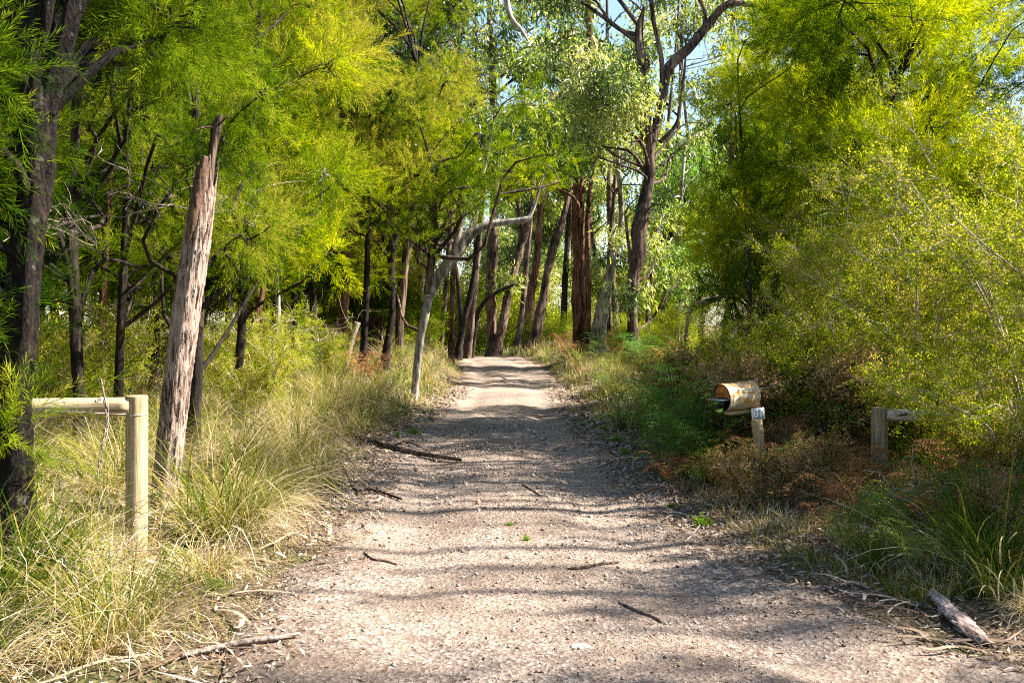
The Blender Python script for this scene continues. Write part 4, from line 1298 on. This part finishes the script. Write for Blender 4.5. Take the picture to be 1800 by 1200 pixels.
for i in range(46):
    y = 14 + 22 * R.random()
    x = float(lerp_tab(y, LEFT)) - .3 - 3.2 * R.random()
    k = R.choice([0, 1, 2, 2])
    zone = 'on the left bank before the leaning gum' if y < 17 else 'on the left bank past the leaning gum' if y < 26 else 'on the left bank near the crest'
    put_tus(k, x, y, R.uniform(.6, 1.05), TN[k] + ' ' + zone, TN[k] + 's ' + zone)
for i in range(46):
    y = 5.0 + 7.5 * R.random()
    x = float(lerp_tab(y, RIGHT)) + .45 + 1.9 * R.random()
    k = R.choice([1, 2, 3, 3])
    zone = 'on the verge beside the bark slab' if y < 7 else 'on the verge in front of the letterbox' if y < 8.6 else 'on the verge beyond the letterbox'
    put_tus(k, x, y, R.uniform(.35, .7), TN[k] + ' ' + zone, TN[k] + 's ' + zone)
for i in range(46):
    y = 12 + 26 * R.random()
    x = float(lerp_tab(y, RIGHT)) + .35 + 2.6 * R.random()
    k = R.choice([0, 1, 2, 3])
    zone = 'on the right bank before the forked gum' if y < 22 else 'on the right bank near the furrowed gum'
    put_tus(k, x, y, R.uniform(.4, .85), TN[k] + ' ' + zone, TN[k] + 's ' + zone)


# ------------------------------------------------------------------ bracken
def stock_fern(seed, mat, n=7, h=.8, tone=.5):
    r = np.random.default_rng(seed)
    g = Geo()
    for f in range(n):
        az = f * 6.28 / n + r.normal() * .3
        up = r.uniform(.55, 1.0) * h; out = r.uniform(.35, .75) * h
        P = catmull([[0, 0, 0], [math.cos(az) * out * .25, math.sin(az) * out * .25, up * .6], [math.cos(az) * out * .8, math.sin(az) * out * .8, up * .95], [math.cos(az) * out * 1.5, math.sin(az) * out * 1.5, up * .75]], 15)
        V, F = tube(P, np.linspace(.004, .0015, 15), 4, cap=False); g.add(V, F, np.full(len(V), tone))
        side = np.array([-math.sin(az), math.cos(az), 0.])
        t0 = tone + r.normal() * .22
        for i in range(4, 15):
            u = (i - 4) / 10
            L = .30 * h * (1 - u) ** .8 + .02
            T = P[min(i + 1, 14)] - P[i - 1]; T /= np.linalg.norm(T)
            for sg in (-1, 1):
                d = side * sg * .9 + T * .45 + np.array([0, 0, -.12]) + r.normal(size=3) * .06
                d /= np.linalg.norm(d)
                # pinna with small leaflets
                m = max(3, int(L / .022))
                nrm = np.cross(d, T); nrm /= np.linalg.norm(nrm) + 1e-9
                sd = np.cross(nrm, d)
                for q in range(m):
                    v = (q + .5) / m
                    b = P[i] + d * L * v
                    ll = .05 * h * (1 - .75 * v)
                    for s2 in (-1, 1):
                        e = b + (sd * s2 * .9 + d * .45) * ll + r.normal(size=3) * .003
                        w_ = d * .0055
                        g.add([b - w_, b + w_, e], [[0, 1, 2]], np.clip(np.full(3, t0 + r.normal() * .14), 0, 1))
    return g.build('bracken_fern', mat)


FERN = [stock_fern(900, M['fern_green']), stock_fern(901, M['fern_green'], 6, .65, .7), stock_fern(902, M['fern_brown'], 5, .70, .5), stock_fern(903, M['fern_brown'], 4, .55, .7)]
fern_used = set()


def put_fern(k, x, y, s, label, group=None):
    src = FERN[k]
    if k in fern_used:
        o = src.copy(); COL.objects.link(o)
    else:
        o = src; fern_used.add(k)
    o.location = (x, y, float(G(x, y)) - .01); o.rotation_euler = (R.uniform(-.15, .15), R.uniform(-.15, .15), R.uniform(0, 6.28)); o.scale = (s, s, s)
    if 'group' in o: del o['group']
    tag(o, label, 'fern', group)


# green and rusty bracken round the letterbox
for i in range(64):
    d_ = R.uniform(7.6, 13.0); px_ = R.uniform(1100, 1560)
    x = (px_ - 900) / F_PX * d_
    if x < float(lerp_tab(d_, RIGHT)) + .45: continue
    if abs(px_ - 1310) < 110 and d_ < 8.9: continue
    if abs(px_ - 1560) < 75 and d_ < 8.3: continue
    k = R.choice([0, 1, 2, 2, 2, 3])
    put_fern(k, x, d_, R.uniform(.6, 1.0), 'green bracken fern in the bed of bracken round the letterbox' if k < 2 else 'rust-brown dead bracken in the bed of bracken round the letterbox',
             'green bracken round the letterbox' if k < 2 else 'dead bracken round the letterbox')
for px_, d_, k, s_ in [(1190, 9.6, 0, 1.35), (1235, 9.4, 0, 1.3), (1330, 8.25, 2, .7), (1355, 8.1, 0, .6), (1540, 7.7, 2, .55), (1575, 7.75, 3, .6), (1165, 9.0, 0, .95), (1205, 9.3, 0, 1.05), (1240, 9.0, 1, .9), (1225, 8.5, 1, .7), (1268, 9.3, 0, .9), (1290, 8.5, 2, .6), (1300, 8.2, 1, .5), (1345, 8.2, 0, .5), (1372, 8.4, 2, .6), (1385, 8.9, 2, .95), (1420, 9.0, 0, .9), (1440, 9.2, 2, .95), (1365, 9.2, 3, 1.1), (1400, 8.4, 1, .6), (1310, 8.0, 3, .45), (1265, 8.2, 2, .55), (1180, 8.4, 2, .6)]:
    put_fern(k, (px_ - 900) / F_PX * d_, d_, s_, 'green bracken fern crowding the letterbox post' if k < 2 else 'dead brown bracken crowding the letterbox post', 'green bracken at the letterbox post' if k < 2 else 'dead bracken at the letterbox post')
for px_, d_, k, s_ in [(1500, 7.6, 2, .8), (1470, 7.2, 3, .8), (1600, 7.0, 2, .6), (1650, 7.3, 3, 1.0), (1690, 7.0, 2, .95), (1740, 7.2, 2, 1.05), (1785, 6.9, 3, 1.0), (1700, 6.4, 0, .7), (1760, 6.3, 2, .8), (1640, 6.3, 2, .6), (1800, 6.0, 0, .8), (1720, 5.8, 3, .6)]:
    put_fern(k, (px_ - 900) / F_PX * d_, d_, s_, 'green bracken frond clump just in front of the right rail' if k < 2 else 'rusty dead bracken just in front of the right rail', 'green bracken before the right rail' if k < 2 else 'rusty bracken before the right rail')
for i in range(30):
    d_ = R.uniform(5.4, 7.4); px_ = R.uniform(1430, 1880)
    x = (px_ - 900) / F_PX * d_
    if x < float(lerp_tab(d_, RIGHT)) + .45: continue
    k = R.choice([0, 1, 2, 2, 3, 3])
    put_fern(k, x, d_, R.uniform(.4, .65), 'green bracken fern below the right-hand rail' if k < 2 else 'rust-brown dead bracken below the right-hand rail',
             'green bracken below the right rail' if k < 2 else 'dead bracken below the right rail')
for i in range(40):
    d_ = R.uniform(13, 34)
    x = float(lerp_tab(d_, RIGHT)) + R.uniform(.4, 4)
    k = R.choice([0, 1, 2, 3, 3])
    put_fern(k, x, d_, R.uniform(.8, 1.3), 'green bracken on the bank right of the driveway' if k < 2 else 'brown dead bracken on the bank right of the driveway',
             'green bracken on the right bank' if k < 2 else 'dead bracken on the right bank')
for i in range(44):
    d_ = R.uniform(11, 32)
    x = float(lerp_tab(d_, LEFT)) - R.uniform(.8, 5)
    k = R.choice([1, 1, 2, 3, 3])
    put_fern(k, x, d_, R.uniform(.8, 1.3), 'yellow-green bracken on the bank left of the driveway' if k < 2 else 'brown dead bracken on the bank left of the driveway',
             'green bracken on the left bank' if k < 2 else 'dead bracken on the left bank')


# ------------------------------------------------------------------ fence pieces
def round_post(name, label, x, y, ztop, r, seed, mat, cat='fence post', zb=None):
    z0 = float(G(x, y)) - .3 if zb is None else zb
    P = np.array([[x, y, z] for z in np.concatenate([np.linspace(z0, ztop - .008, 26), [ztop - .003, ztop]])])
    rad = np.full(len(P), r); rad[-2] *= .985; rad[-1] *= .93
    V, F = tube(P, rad, 32, ridge=.006, seed=seed, lump=.015)
    g = Geo(); g.add(V, F)
    return g, P


def fence_left():
    root = empty('post_and_rail_fence', (-2.21, 5.9, float(G(-2.21, 5.9))))
    tag(root, 'pale round post and rail fence with a twist of wire, left of the driveway', 'fence')
    org = root.location
    g, P = round_post('post', '', W3(240.5, 0, 5.9)[0], 5.9, W3(0, 695, 5.9)[2], .0625, 3, None)
    g.build('post', M['pine_post'], root, origin=org, smooth=True)
    # rail: round log, end notched against the post
    a = W3(-380, 722, 5.86); b = W3(231, 714, 5.88)
    n = 40
    Pr = np.linspace(a, b, n)
    V, F = tube(Pr, np.full(n, .054), 28, ridge=.008, seed=12, lump=.02)
    g = Geo(); g.add(V, F)
    g.build('rail', M['pine_rail'], root, origin=org, smooth=True)
    g = Geo()
    for pts, w_ in (([W3(-60, 716, 5.807), W3(60, 722, 5.8065), W3(120, 726, 5.8065), W3(180, 727, 5.807)], .0028), ([W3(120, 712, 5.812), W3(170, 710, 5.814), W3(214, 711, 5.828)], .0014)):
        Q = catmull(pts, 24); V, F = tube(Q, w_ * np.sin(np.linspace(.2, 2.9, 24)), 6); g.add(V, F)
    g.build('split', flat_mat('shaded_split', (.05, .035, .022), .9), root, origin=org)  # raised dark tubes: the rail's split with its shadow put into the colour
    # wire tying rail to post
    g = Geo()
    c = W3(240.5, 727, 5.9); loop = []
    for k in range(26):
        t = k / 25 * 2 * PI
        loop.append([c[0] + .0655 * math.cos(t), c[1] + .0655 * math.sin(t), c[2] + .004 * math.sin(t)])
    V, F = tube(loop, .0018, 6, cap=False); g.add(V, F)
    V, F = tube([W3(184, 726, 5.80), W3(205, 728, 5.80), W3(222, 727, 5.83)], .0018, 6); g.add(V, F)
    V, F = tube([W3(60, 719, 5.80), W3(120, 723, 5.797), W3(184, 726, 5.797)], .0016, 6); g.add(V, F)
    g.build('wire', M['wire'], root, origin=org)


fence_left()


def hanging_bark():
    """strip of grey bark draped over the rail"""
    g = Geo()
    rr = np.random.default_rng(4)
    for off, w in ((0, .012), (.012, .006)):
        P = catmull([W3(168, 706, 5.74), W3(180, 699, 5.80), W3(186, 712, 5.78), W3(187, 735, 5.77), W3(183, 770, 5.75), W3(176, 800, 5.74), W3(170, 850, 5.76)], 36)
        P = P + rr.normal(size=P.shape) * .003 + np.array([off, 0, 0])
        V, F = tube(P, np.linspace(w * .7, w * .25, 36), 8, ridge=.35, seed=5); g.add(V, F)
    P = catmull([W3(188, 716, 5.77), W3(182, 690, 5.76), W3(178, 668, 5.76), W3(175, 664, 5.76)], 14)
    V, F = tube(P, np.linspace(.006, .003, 14), 6); g.add(V, F)
    tag(g.build('bark_strip', M['grey_wood']), 'strip of grey bark hanging over the left rail', 'bark')


hanging_bark()


def fence_right():
    d = 8.0
    x0 = W3(1546, 0, d)[0]
    root = empty('post_and_rail_fence', (x0, d, float(G(x0, d))))
    tag(root, 'weathered timber post and rail fence half hidden in the scrub on the right', 'fence')
    org = root.location
    g, P = round_post('post', '', x0, d, W3(0, 716, d)[2], .064, 9, None)
    g.build('post', M['bark_fence'], root, origin=org, smooth=True)
    a = W3(1556, 729, d - .02); b = W3(2000, 742, d + .35)
    Pr = np.linspace(a, b, 40)
    V, F = tube(Pr, np.full(40, .050), 26, ridge=.05, seed=15, lump=.05)
    g = Geo(); g.add(V, F)
    g.build('rail', M['rail_weathered'], root, origin=org, smooth=True)


M['bark_fence'] = bark_mat('weathered_post', [(.27, (.09, .07, .045)), (.5, (.24, .19, .12)), (.78, (.36, .31, .21))], (20, 20, 1), 1.0, .5, .006)
M['rail_weathered'] = bark_mat('flaking_rail', [(.3, (.06, .05, .04)), (.42, (.24, .19, .14)), (.52, (.48, .42, .34)), (.8, (.60, .55, .47))], (3, 14, 14), 1.0, .8, .01)
fence_right()


# ------------------------------------------------------------------ letterbox
def rust_drum_mat(inside=False):
    m, t, out = nt('rusty_drum_inside' if inside else 'rusty_painted_drum')
    L = t.links
    tc = t.nodes.new('ShaderNodeTexCoord')
    n = t.nodes.new('ShaderNodeTexNoise'); n.inputs['Scale'].default_value = 7; n.inputs['Detail'].default_value = 7; n.inputs['Roughness'].default_value = .68
    mp = t.nodes.new('ShaderNodeMapping'); mp.inputs['Scale'].default_value = (.45, 1.0, 2.0)
    L.new(tc.outputs['Object'], mp.inputs[0]); L.new(mp.outputs[0], n.inputs['Vector'])
    if inside:
        rp = ramp(t, [(.25, (.10, .02, .01)), (.5, (.34, .10, .02)), (.75, (.55, .25, .06))])
    else:
        rp = ramp(t, [(.30, (.20, .06, .015)), (.42, (.46, .24, .06)), (.5, (.55, .47, .30)), (.58, (.58, .56, .46)), (.68, (.30, .40, .28)), (.8, (.24, .30, .22))])
    L.new(n.outputs['Fac'], rp.inputs[0])
    b = t.nodes.new('ShaderNodeBsdfPrincipled')
    b.inputs['Roughness'].default_value = .55; b.inputs['Metallic'].default_value = .15
    L.new(rp.outputs[0], b.inputs['Base Color'])
    bp = t.nodes.new('ShaderNodeBump'); bp.inputs['Strength'].default_value = .3; bp.inputs['Distance'].default_value = .004
    L.new(n.outputs['Fac'], bp.inputs['Height']); L.new(bp.outputs[0], b.inputs['Normal'])
    L.new(b.outputs[0], out.inputs[0])
    return m


def box(g, c, s, rot=None):
    c = np.array(c, float); s = np.array(s, float) / 2
    V = np.array([[x, y, z] for x in (-1, 1) for y in (-1, 1) for z in (-1, 1)], float) * s
    if rot is not None: V = V @ np.array(rot).T
    F = [[0, 1, 3, 2], [4, 6, 7, 5], [0, 4, 5, 1], [2, 3, 7, 6], [0, 2, 6, 4], [1, 5, 7, 3]]
    g.add(V + c, F)


def letterbox():
    d = 8.6
    base = W3(1340, 0, d); bx = base[0]; gz = float(G(bx, d))
    root = empty('letterbox', (bx, d, gz))
    tag(root, 'letterbox made from a rusty drum on a timber post with number 81', 'letterbox')
    org = root.location
    # axis of the drum: its mouth faces left and a little towards the camera
    a0 = W3(1268, 699, d - .08)       # mouth centre
    a1 = W3(1320, 693, d + .08)       # back centre
    ax = a1 - a0; Lc = np.linalg.norm(ax); ax = ax / Lc
    Rr = .118
    drum = rust_drum_mat(); inn = rust_drum_mat(True); dark = flat_mat('rust_with_painted_shade', (.035, .016, .010), .9)  # inner wall rust is near-black: the shade inside the mouth is painted in
    us = np.array([-.004, 0, .03, .034, .042, .05, .058, .062, .34, .345, .355, .365, .37, .48, .485, .5]) / .5 * Lc
    rr_ = np.array([1.02, 1.03, 1.03, 1.0, 1.0, 1.03, 1.03, 1.0, 1.0, 1.025, 1.04, 1.025, 1.0, 1.0, 1.035, 1.035]) * Rr
    P = a0 + us[:, None] * ax
    V, F = tube(P, rr_, 48, cap=False)
    g = Geo(); g.add(V, F)
    # back plate
    V2, F2 = tube([a1 - ax * .012, a1 - ax * .008], [Rr * 1.0, Rr * 1.0], 48); g.add(V2, F2)
    g.build('drum', drum, root, origin=org, smooth=False)
    # inner wall and the flap inside the mouth
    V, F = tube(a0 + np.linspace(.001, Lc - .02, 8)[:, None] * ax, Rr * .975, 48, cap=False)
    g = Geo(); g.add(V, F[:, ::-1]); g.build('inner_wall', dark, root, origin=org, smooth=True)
    # front plate closing the upper half: a half disc
    sd = np.cross(ax, [0, 0, 1]); sd /= np.linalg.norm(sd); up = np.cross(sd, ax)
    g = Geo(); ring = [a0 + ax * .022]
    for k in range(25):
        t = -.10 + (PI + .20) * k / 24
        ring.append(a0 + ax * .022 + (sd * math.cos(t) + up * math.sin(t)) * Rr * .97)
    ring = np.array(ring)
    V = np.vstack([ring, ring + ax * .003]); n = len(ring)
    F = [[0, k, k + 1, k + 2] for k in range(1, n - 2, 2)] + [[n, n + k + 2, n + k + 1, n + k] for k in range(1, n - 2, 2)]
    g.add(V, F); g.build('front_plate', inn, root, origin=org)
    # shelf of tin standing out of the mouth
    g = Geo()
    Rm = np.stack([ax, sd, up], -1)
    box(g, a0 - ax * .01 - up * .012, (.15, .20, .004), Rm)
    g.build('flap', flat_mat('dull_tin', (.36, .38, .38), .5, .4), root, origin=org)
    # post, leaning slightly
    g = Geo()
    p0 = W3(1347, 870, d); p0[2] = gz - .25
    p1 = W3(1330, 738, d + .0)
    P = np.linspace(p0, p1, 24)
    V, F = tube(P, np.full(24, .046), 20, ridge=.03, seed=3, lump=.03); g.add(V, F)
    g.build('post', M['pine_post'], root, origin=org, smooth=True)
    # bearer under the drum and the wedge-shaped board up its back
    g = Geo()
    dwn = a0 + ax * Lc * .5 - up * (Rr * 1.045 + .014)
    box(g, dwn + ax * .02, (.26, .085, .026), Rm)
    g.build('bearer', M['pine_post'], root, origin=org)
    g = Geo()
    B = [W3(1325, 666, d + .13), W3(1331, 667, d + .13), W3(1337, 722, d + .02), W3(1329, 722, d + .02)]
    B = np.array(B); V = np.vstack([B, B + np.array([.01, .03, 0])])
    g.add(V, [[0, 1, 2, 3], [7, 6, 5, 4], [0, 4, 5, 1], [1, 5, 6, 2], [2, 6, 7, 3], [3, 7, 4, 0]])
    g.build('backboard', M['pine_rail'], root, origin=org)
    # number plate 81, tilted a little
    plate = W3(1332.5, 727, d - .062)
    tilt = math.radians(5)
    rx = np.array([math.cos(tilt), 0, math.sin(tilt)]); rz = np.array([-math.sin(tilt), 0, math.cos(tilt)]); ry = np.array([0, 1, 0])
    Rp = np.stack([rx, ry, rz], -1)
    g = Geo(); box(g, plate, (.112, .008, .100), Rp)
    g.build('number_plate', flat_mat('white_plate', (.78, .76, .70), .4), root, origin=org)
    dig_b = flat_mat('slate_digit_tile', (.16, .20, .26), .4); dig_w = flat_mat('white_digit', (.80, .80, .78), .5)
    for k, (ox, ch) in enumerate(((-.0205, '8'), (.0215, '1'))):
        g = Geo(); box(g, plate + rx * ox - ry * .0055, (.038, .004, .080), Rp)
        tile = g.build('digit_tile', dig_b if k == 0 else flat_mat('teal_digit_tile', (.22, .38, .42), .4), root, origin=org)
        cu = bpy.data.curves.new('digit', 'FONT'); cu.body = ch; cu.size = .088; cu.align_x = 'CENTER'; cu.align_y = 'CENTER'; cu.extrude = .0008; cu.offset = .0022
        o = bpy.data.objects.new('digit', cu)
        tmp = link(o)
        dg = bpy.context.evaluated_depsgraph_get()
        me = bpy.data.meshes.new_from_object(o.evaluated_get(dg))
        bpy.data.objects.remove(o)
        me.materials.clear(); me.materials.append(dig_w)
        o = bpy.data.objects.new('digit', me); link(o, tile)
        loc = plate + rx * ox - ry * .0088 - np.array(org)
        o.location = tuple(loc); o.rotation_euler = (PI / 2, -tilt, 0)


letterbox()


# ------------------------------------------------------------------ fallen wood
def fallen(name, label, cat, pts, w, seed, mat, d_over=None, forks=(), lift=.5, group=None, flat=None, ridge=.15):
    """a branch lying on the ground; pts = photo pixels on the ground plane (px, py)"""
    W = []
    for px, py in pts:
        d_ = F_PX * EYE / (py - HOR)
        for _ in range(6):
            x = (px - 900) / F_PX * d_
            z = float(G(x, d_))
            d_ = F_PX * (EYE - z) / (py - HOR)
        x = (px - 900) / F_PX * d_
        inr = float(lerp_tab(d_, LEFT)) + .05 < x < float(lerp_tab(d_, RIGHT)) - .05
        z = float(road_z(x, d_)) if inr else float(G(x, d_))
        W.append([x, d_, z])
    W = np.array(W)
    n = 30
    P = catmull(W, n)
    P[:, 2] += w * lift
    rad = w * np.sin(np.linspace(.5, 2.85, n)) ** .7 * .5 + w * .04
    V, F = tube(P, rad, 14, ridge=ridge, seed=seed, lump=.18)
    if flat:
        c = np.repeat(P, 14, 0); V2 = V.copy(); V2[:n * 14, 2] = c[:, 2] + (V[:n * 14, 2] - c[:, 2]) * flat; V = V2
    g = Geo(); g.add(V, F)
    rr = np.random.default_rng(seed)
    for k, (fx, fy), ww in forks:
        i = int(k * (n - 1)); e = np.array([P[i][0] + fx, P[i][1] + fy, P[i][2]])
        e[2] = max(float(G(e[0], e[1])), float(road_z(e[0], e[1])) if lerp_tab(e[1], LEFT) < e[0] < lerp_tab(e[1], RIGHT) else -9) + ww * .4
        limb(g, P[i], e, ww * .5, ww * .15, rr, 8, .08, 10, ridge=.1)
    o = g.build(name, mat, origin=tuple(P[0]), smooth=True)
    o.location = tuple(P[0])
    tag(o, label, cat, group)
    return o


def bark_slab():
    """long warped slab of grey bark in the lower right"""
    pts = [W3(1636, 1034, 5.25), W3(1668, 1082, 4.98), W3(1704, 1132, 4.70), W3(1735, 1160, 4.52)]
    for p in pts: p[2] = 0
    pts = [np.array([p[0], p[1], 0.0]) for p in pts]
    P = catmull(pts, 60)
    P[:, 2] = [max(float(G(a, b)), float(road_z(a, b)) if a < lerp_tab(b, RIGHT) else -9) + .045 + .03 * (1 - k / 59) for k, (a, b) in enumerate(P[:, :2])]
    T = np.gradient(P, axis=0); T /= np.linalg.norm(T, axis=1)[:, None]
    S = np.cross(T, [0, 0, 1]); S /= np.linalg.norm(S, axis=1)[:, None]
    m = 15
    rr = np.random.default_rng(3)
    w = .052 * (np.interp(np.linspace(0, 1, 60), [0, .1, .4, .8, 1], [.25, .55, .9, 1.1, .75])) * (1 + .08 * rr.normal(size=60).cumsum() * .12)
    V = []
    for layer, th in ((0, 0), (1, -.014)):
        for k in range(60):
            for j in range(m):
                v = (j / (m - 1)) * 2 - 1
                tw = .5 * (k / 59) - .2
                side = S[k] * math.cos(tw) + np.array([0, 0, 1]) * math.sin(tw)
                h = -.018 * v * v + .004 * math.sin(j * 2.3 + 1) * rr.uniform(.6, 1) + .003 * math.sin(k * .5 + j)
                ragged = .012 * rr.normal() if j in (0, m - 1) else 0
                V.append(P[k] + side * (v * w[k] + ragged * (layer == 0)) + np.array([0, 0, h + th]))
    V = np.array(V); F = []
    N = 60 * m
    for k in range(59):
        for j in range(m - 1):
            a = k * m + j
            F.append([a, a + 1, a + m + 1, a + m]); F.append([N + a, N + a + m, N + a + m + 1, N + a + 1])
        for a in (k * m,):
            F.append([a, a + m, N + a + m, N + a]); b = a + m - 1; F.append([b, N + b, N + b + m, b + m])
    for j in range(m - 1):
        F.append([j, N + j, N + j + 1, j + 1]); b = 59 * m + j; F.append([b, b + 1, N + b + 1, N + b])
    g = Geo(); g.add(V, F)
    o = g.build('bark_slab', M['slab'], origin=tuple(P[0])); o.location = tuple(P[0])
    tag(o, 'long warped slab of grey-brown bark lying on the verge, lower right', 'bark')


M['slab'] = bark_mat('slab_bark', [(.3, (.08, .055, .045)), (.48, (.22, .16, .135)), (.62, (.33, .26, .23)), (.8, (.42, .36, .33))], (16, 6, 10), 1.0, .8, .008)
bark_slab()
fallen('fallen_branch', 'pale smooth branch lying at the bottom left edge of the gravel', 'branch', [(318, 1160), (370, 1148), (430, 1140), (480, 1134), (527, 1126)], .040, 5, M['grey_wood'], forks=[(.35, (.22, -.06), .012)], flat=.6)
fallen('fallen_branch', 'dark forked branch reaching onto the gravel beyond the tall tussock', 'branch', [(612, 765), (655, 780), (690, 793), (740, 800), (810, 814)], .060, 6, M['bark_brown'], forks=[(.3, (-.25, .9), .03), (.15, (-.7, -.3), .03), (.5, (.5, -.35), .02)])
fallen('fallen_branch', 'crooked root-like branch at the left edge of the gravel, nearer than the forked one', 'branch', [(590, 805), (612, 840), (625, 866), (655, 868), (706, 882)], .040, 7, M['bark_brown'], forks=[(.55, (.10, -.35), .018), (.2, (-.35, .3), .02)])
for lab, pts, w in [
    ('thin curled stick left of centre on the sunlit gravel', [(640, 975), (655, 985), (680, 986), (700, 990)], .014),
    ('bent stick lying right of centre on the gravel', [(998, 1004), (1030, 1001), (1060, 992), (1088, 985)], .016),
    ('dark stick slanting across the gravel near the lower right', [(1088, 1062), (1120, 1076), (1146, 1084), (1166, 1096)], .014),
    ('short twig in the middle of the gravel, farthest up the driveway', [(914, 851), (926, 858), (940, 866), (952, 873)], .013),
    ('reddish curl of bark standing in the grass on the right verge', [(1516, 985), (1520, 1010), (1532, 1024)], .030),
    ('pale strip of bark along the right verge, left of the bark slab', [(1436, 1040), (1470, 1032), (1500, 1028), (1530, 1036)], .018),
]:
    fallen('fallen_stick', lab, 'stick', pts, w, R.randint(1, 999), M['bark_brown'] if 'pale' not in lab else M['grey_wood'])
fallen('stone', 'small orange-pink stone alone on the gravel', 'stone', [(838, 889), (840, 889.5), (843, 890)], .05, 9, flat_mat('orange_stone', (.42, .22, .13), .8), lift=.2)
fallen('stone', 'flat pale stone set in the gravel near the bottom of the photo', 'stone', [(1004, 1140), (1020, 1139), (1037, 1137)], .055, 10, flat_mat('pale_stone', (.42, .39, .36), .8), lift=-.1, flat=.6)


def stump_branch():
    g = Geo(); P = catmull(px_stem(16, [(604, 660, 10), (612, 620, 11), (620, 590, 12), (628, 566, 12)], False), 24)
    V, F = tube(P[:, :3], P[:, 3], 14, ridge=.08, seed=3); g.add(V, F)
    o = g.build('cut_stump', M['dead_wood'], origin=tuple(P[0, :3])); o.location = tuple(P[0, :3])
    tag(o, 'thin leaning cut stump poking out of the left bank', 'stump')


stump_branch()


def dangling_limb():
    g = Geo(); P = catmull(px_stem(14, [(870, -460, 12), (886, -160, 9), (888, -40, 9), (892, 10, 10), (901, 36, 9), (915, 52, 8), (928, 72, 3)], False), 30)
    V, F = tube(P[:, :3], P[:, 3], 10, ridge=.05, seed=3); g.add(V, F)
    o = g.build('hanging_limb', M['bark_pale'], origin=tuple(P[0, :3]), smooth=True); o.location = tuple(P[0, :3])
    tag(o, 'bare grey limb hanging down at the top of the photo over the driveway', 'branch')


dangling_limb()


def dead_twigs(name, label, c, n, L, seed, spread=(1, 1, .6)):
    rr = np.random.default_rng(seed); g = Geo()
    for k in range(n):
        d0 = rr.normal(size=3) * np.array(spread); d0[2] = abs(d0[2]); d0 /= np.linalg.norm(d0)
        P = limb(g, c, c + d0 * L * rr.uniform(.5, 1), .006, .002, rr, 5, .16, 9)
        for q in range(4):
            j = int(rr.integers(2, 8)); d1 = d0 + rr.normal(size=3) * .6
            limb(g, P[j], P[j] + d1 / np.linalg.norm(d1) * L * .35, .003, .0012, rr, 4, .16, 6)
    o = g.build(name, M['grey_wood'], origin=tuple(c)); o.location = tuple(c)
    tag(o, label, 'twigs')


for lab, px_, py_, d_, n_, L_, s_ in [
    ('heap of bare grey sticks leaning in the grass below the left rail', 120, 990, 4.9, 7, .5, 1),
    ('bare pale twiggy branch on the left bank above the ferns', 560, 600, 14, 7, 1.1, 2),
    ('dry pale twigs tangled in the foliage between the edge tree and the dead trunk', 170, 430, 8.0, 8, .8, 5),
    ('spray of dry grey twigs close behind the top of the dead trunk', 300, 360, 8.1, 7, .7, 6),
    ('thin dead twigs drooping in the foliage right of the dead trunk', 450, 400, 9.5, 7, .8, 7),
    ('bare pale twigs tangled below the right-hand post', 1600, 880, 6.6, 6, .4, 3),
    ('bare pale twigs under the thicket left of the right-hand post', 1450, 830, 8.0, 6, .45, 4)]:
    dead_twigs('dead_twigs', lab, W3(px_, py_, d_), n_, L_, s_, (1, .6, .35))

# low herbs by the fence post and gravel edges
def herb(seed):
    rr = np.random.default_rng(seed); g = Geo()
    tp = [twiglet(60 + k, .09, 14, .022, .007) for k in range(3)]
    n = 40
    q = rr.normal(size=(n, 3)) * np.array([.03, .03, .008]); q[:, 2] = np.abs(q[:, 2])
    bake(g, tp, q, rr.normal(size=(n, 3)) + np.array([0, 0, .8]), rr.uniform(.7, 1.2, n), .5 + .2 * rr.normal(size=n), rr)
    return g.build('herb', M['herb'])


H0 = herb(1); first = True
HP = [(300, 985), (345, 1010), (375, 1030), (290, 1010), (330, 960), (1100, 790), (1085, 770), (1060, 750), (1180, 880), (1235, 910), (700, 760), (730, 755), (640, 745), (610, 760), (1010, 720), (1020, 735), (760, 720), (880, 787), (896, 912), (925, 935)]
for px_, py_ in HP:
    d_ = F_PX * (EYE - .06) / (py_ - HOR)
    o = H0 if first else H0.copy()
    if not first: COL.objects.link(o)
    first = False
    x = (px_ - 900) / F_PX * d_
    o.location = (x, d_, float(G(x, d_)) + .01); o.rotation_euler = (0, 0, R.uniform(0, 6)); s_ = R.uniform(.5, 1.1) if px_ < 860 or px_ > 950 else .4
    o.scale = (s_, s_, s_ * .8)
    tag(o, 'bright green low herb at the edge of the gravel', 'herb', 'herbs along the gravel')
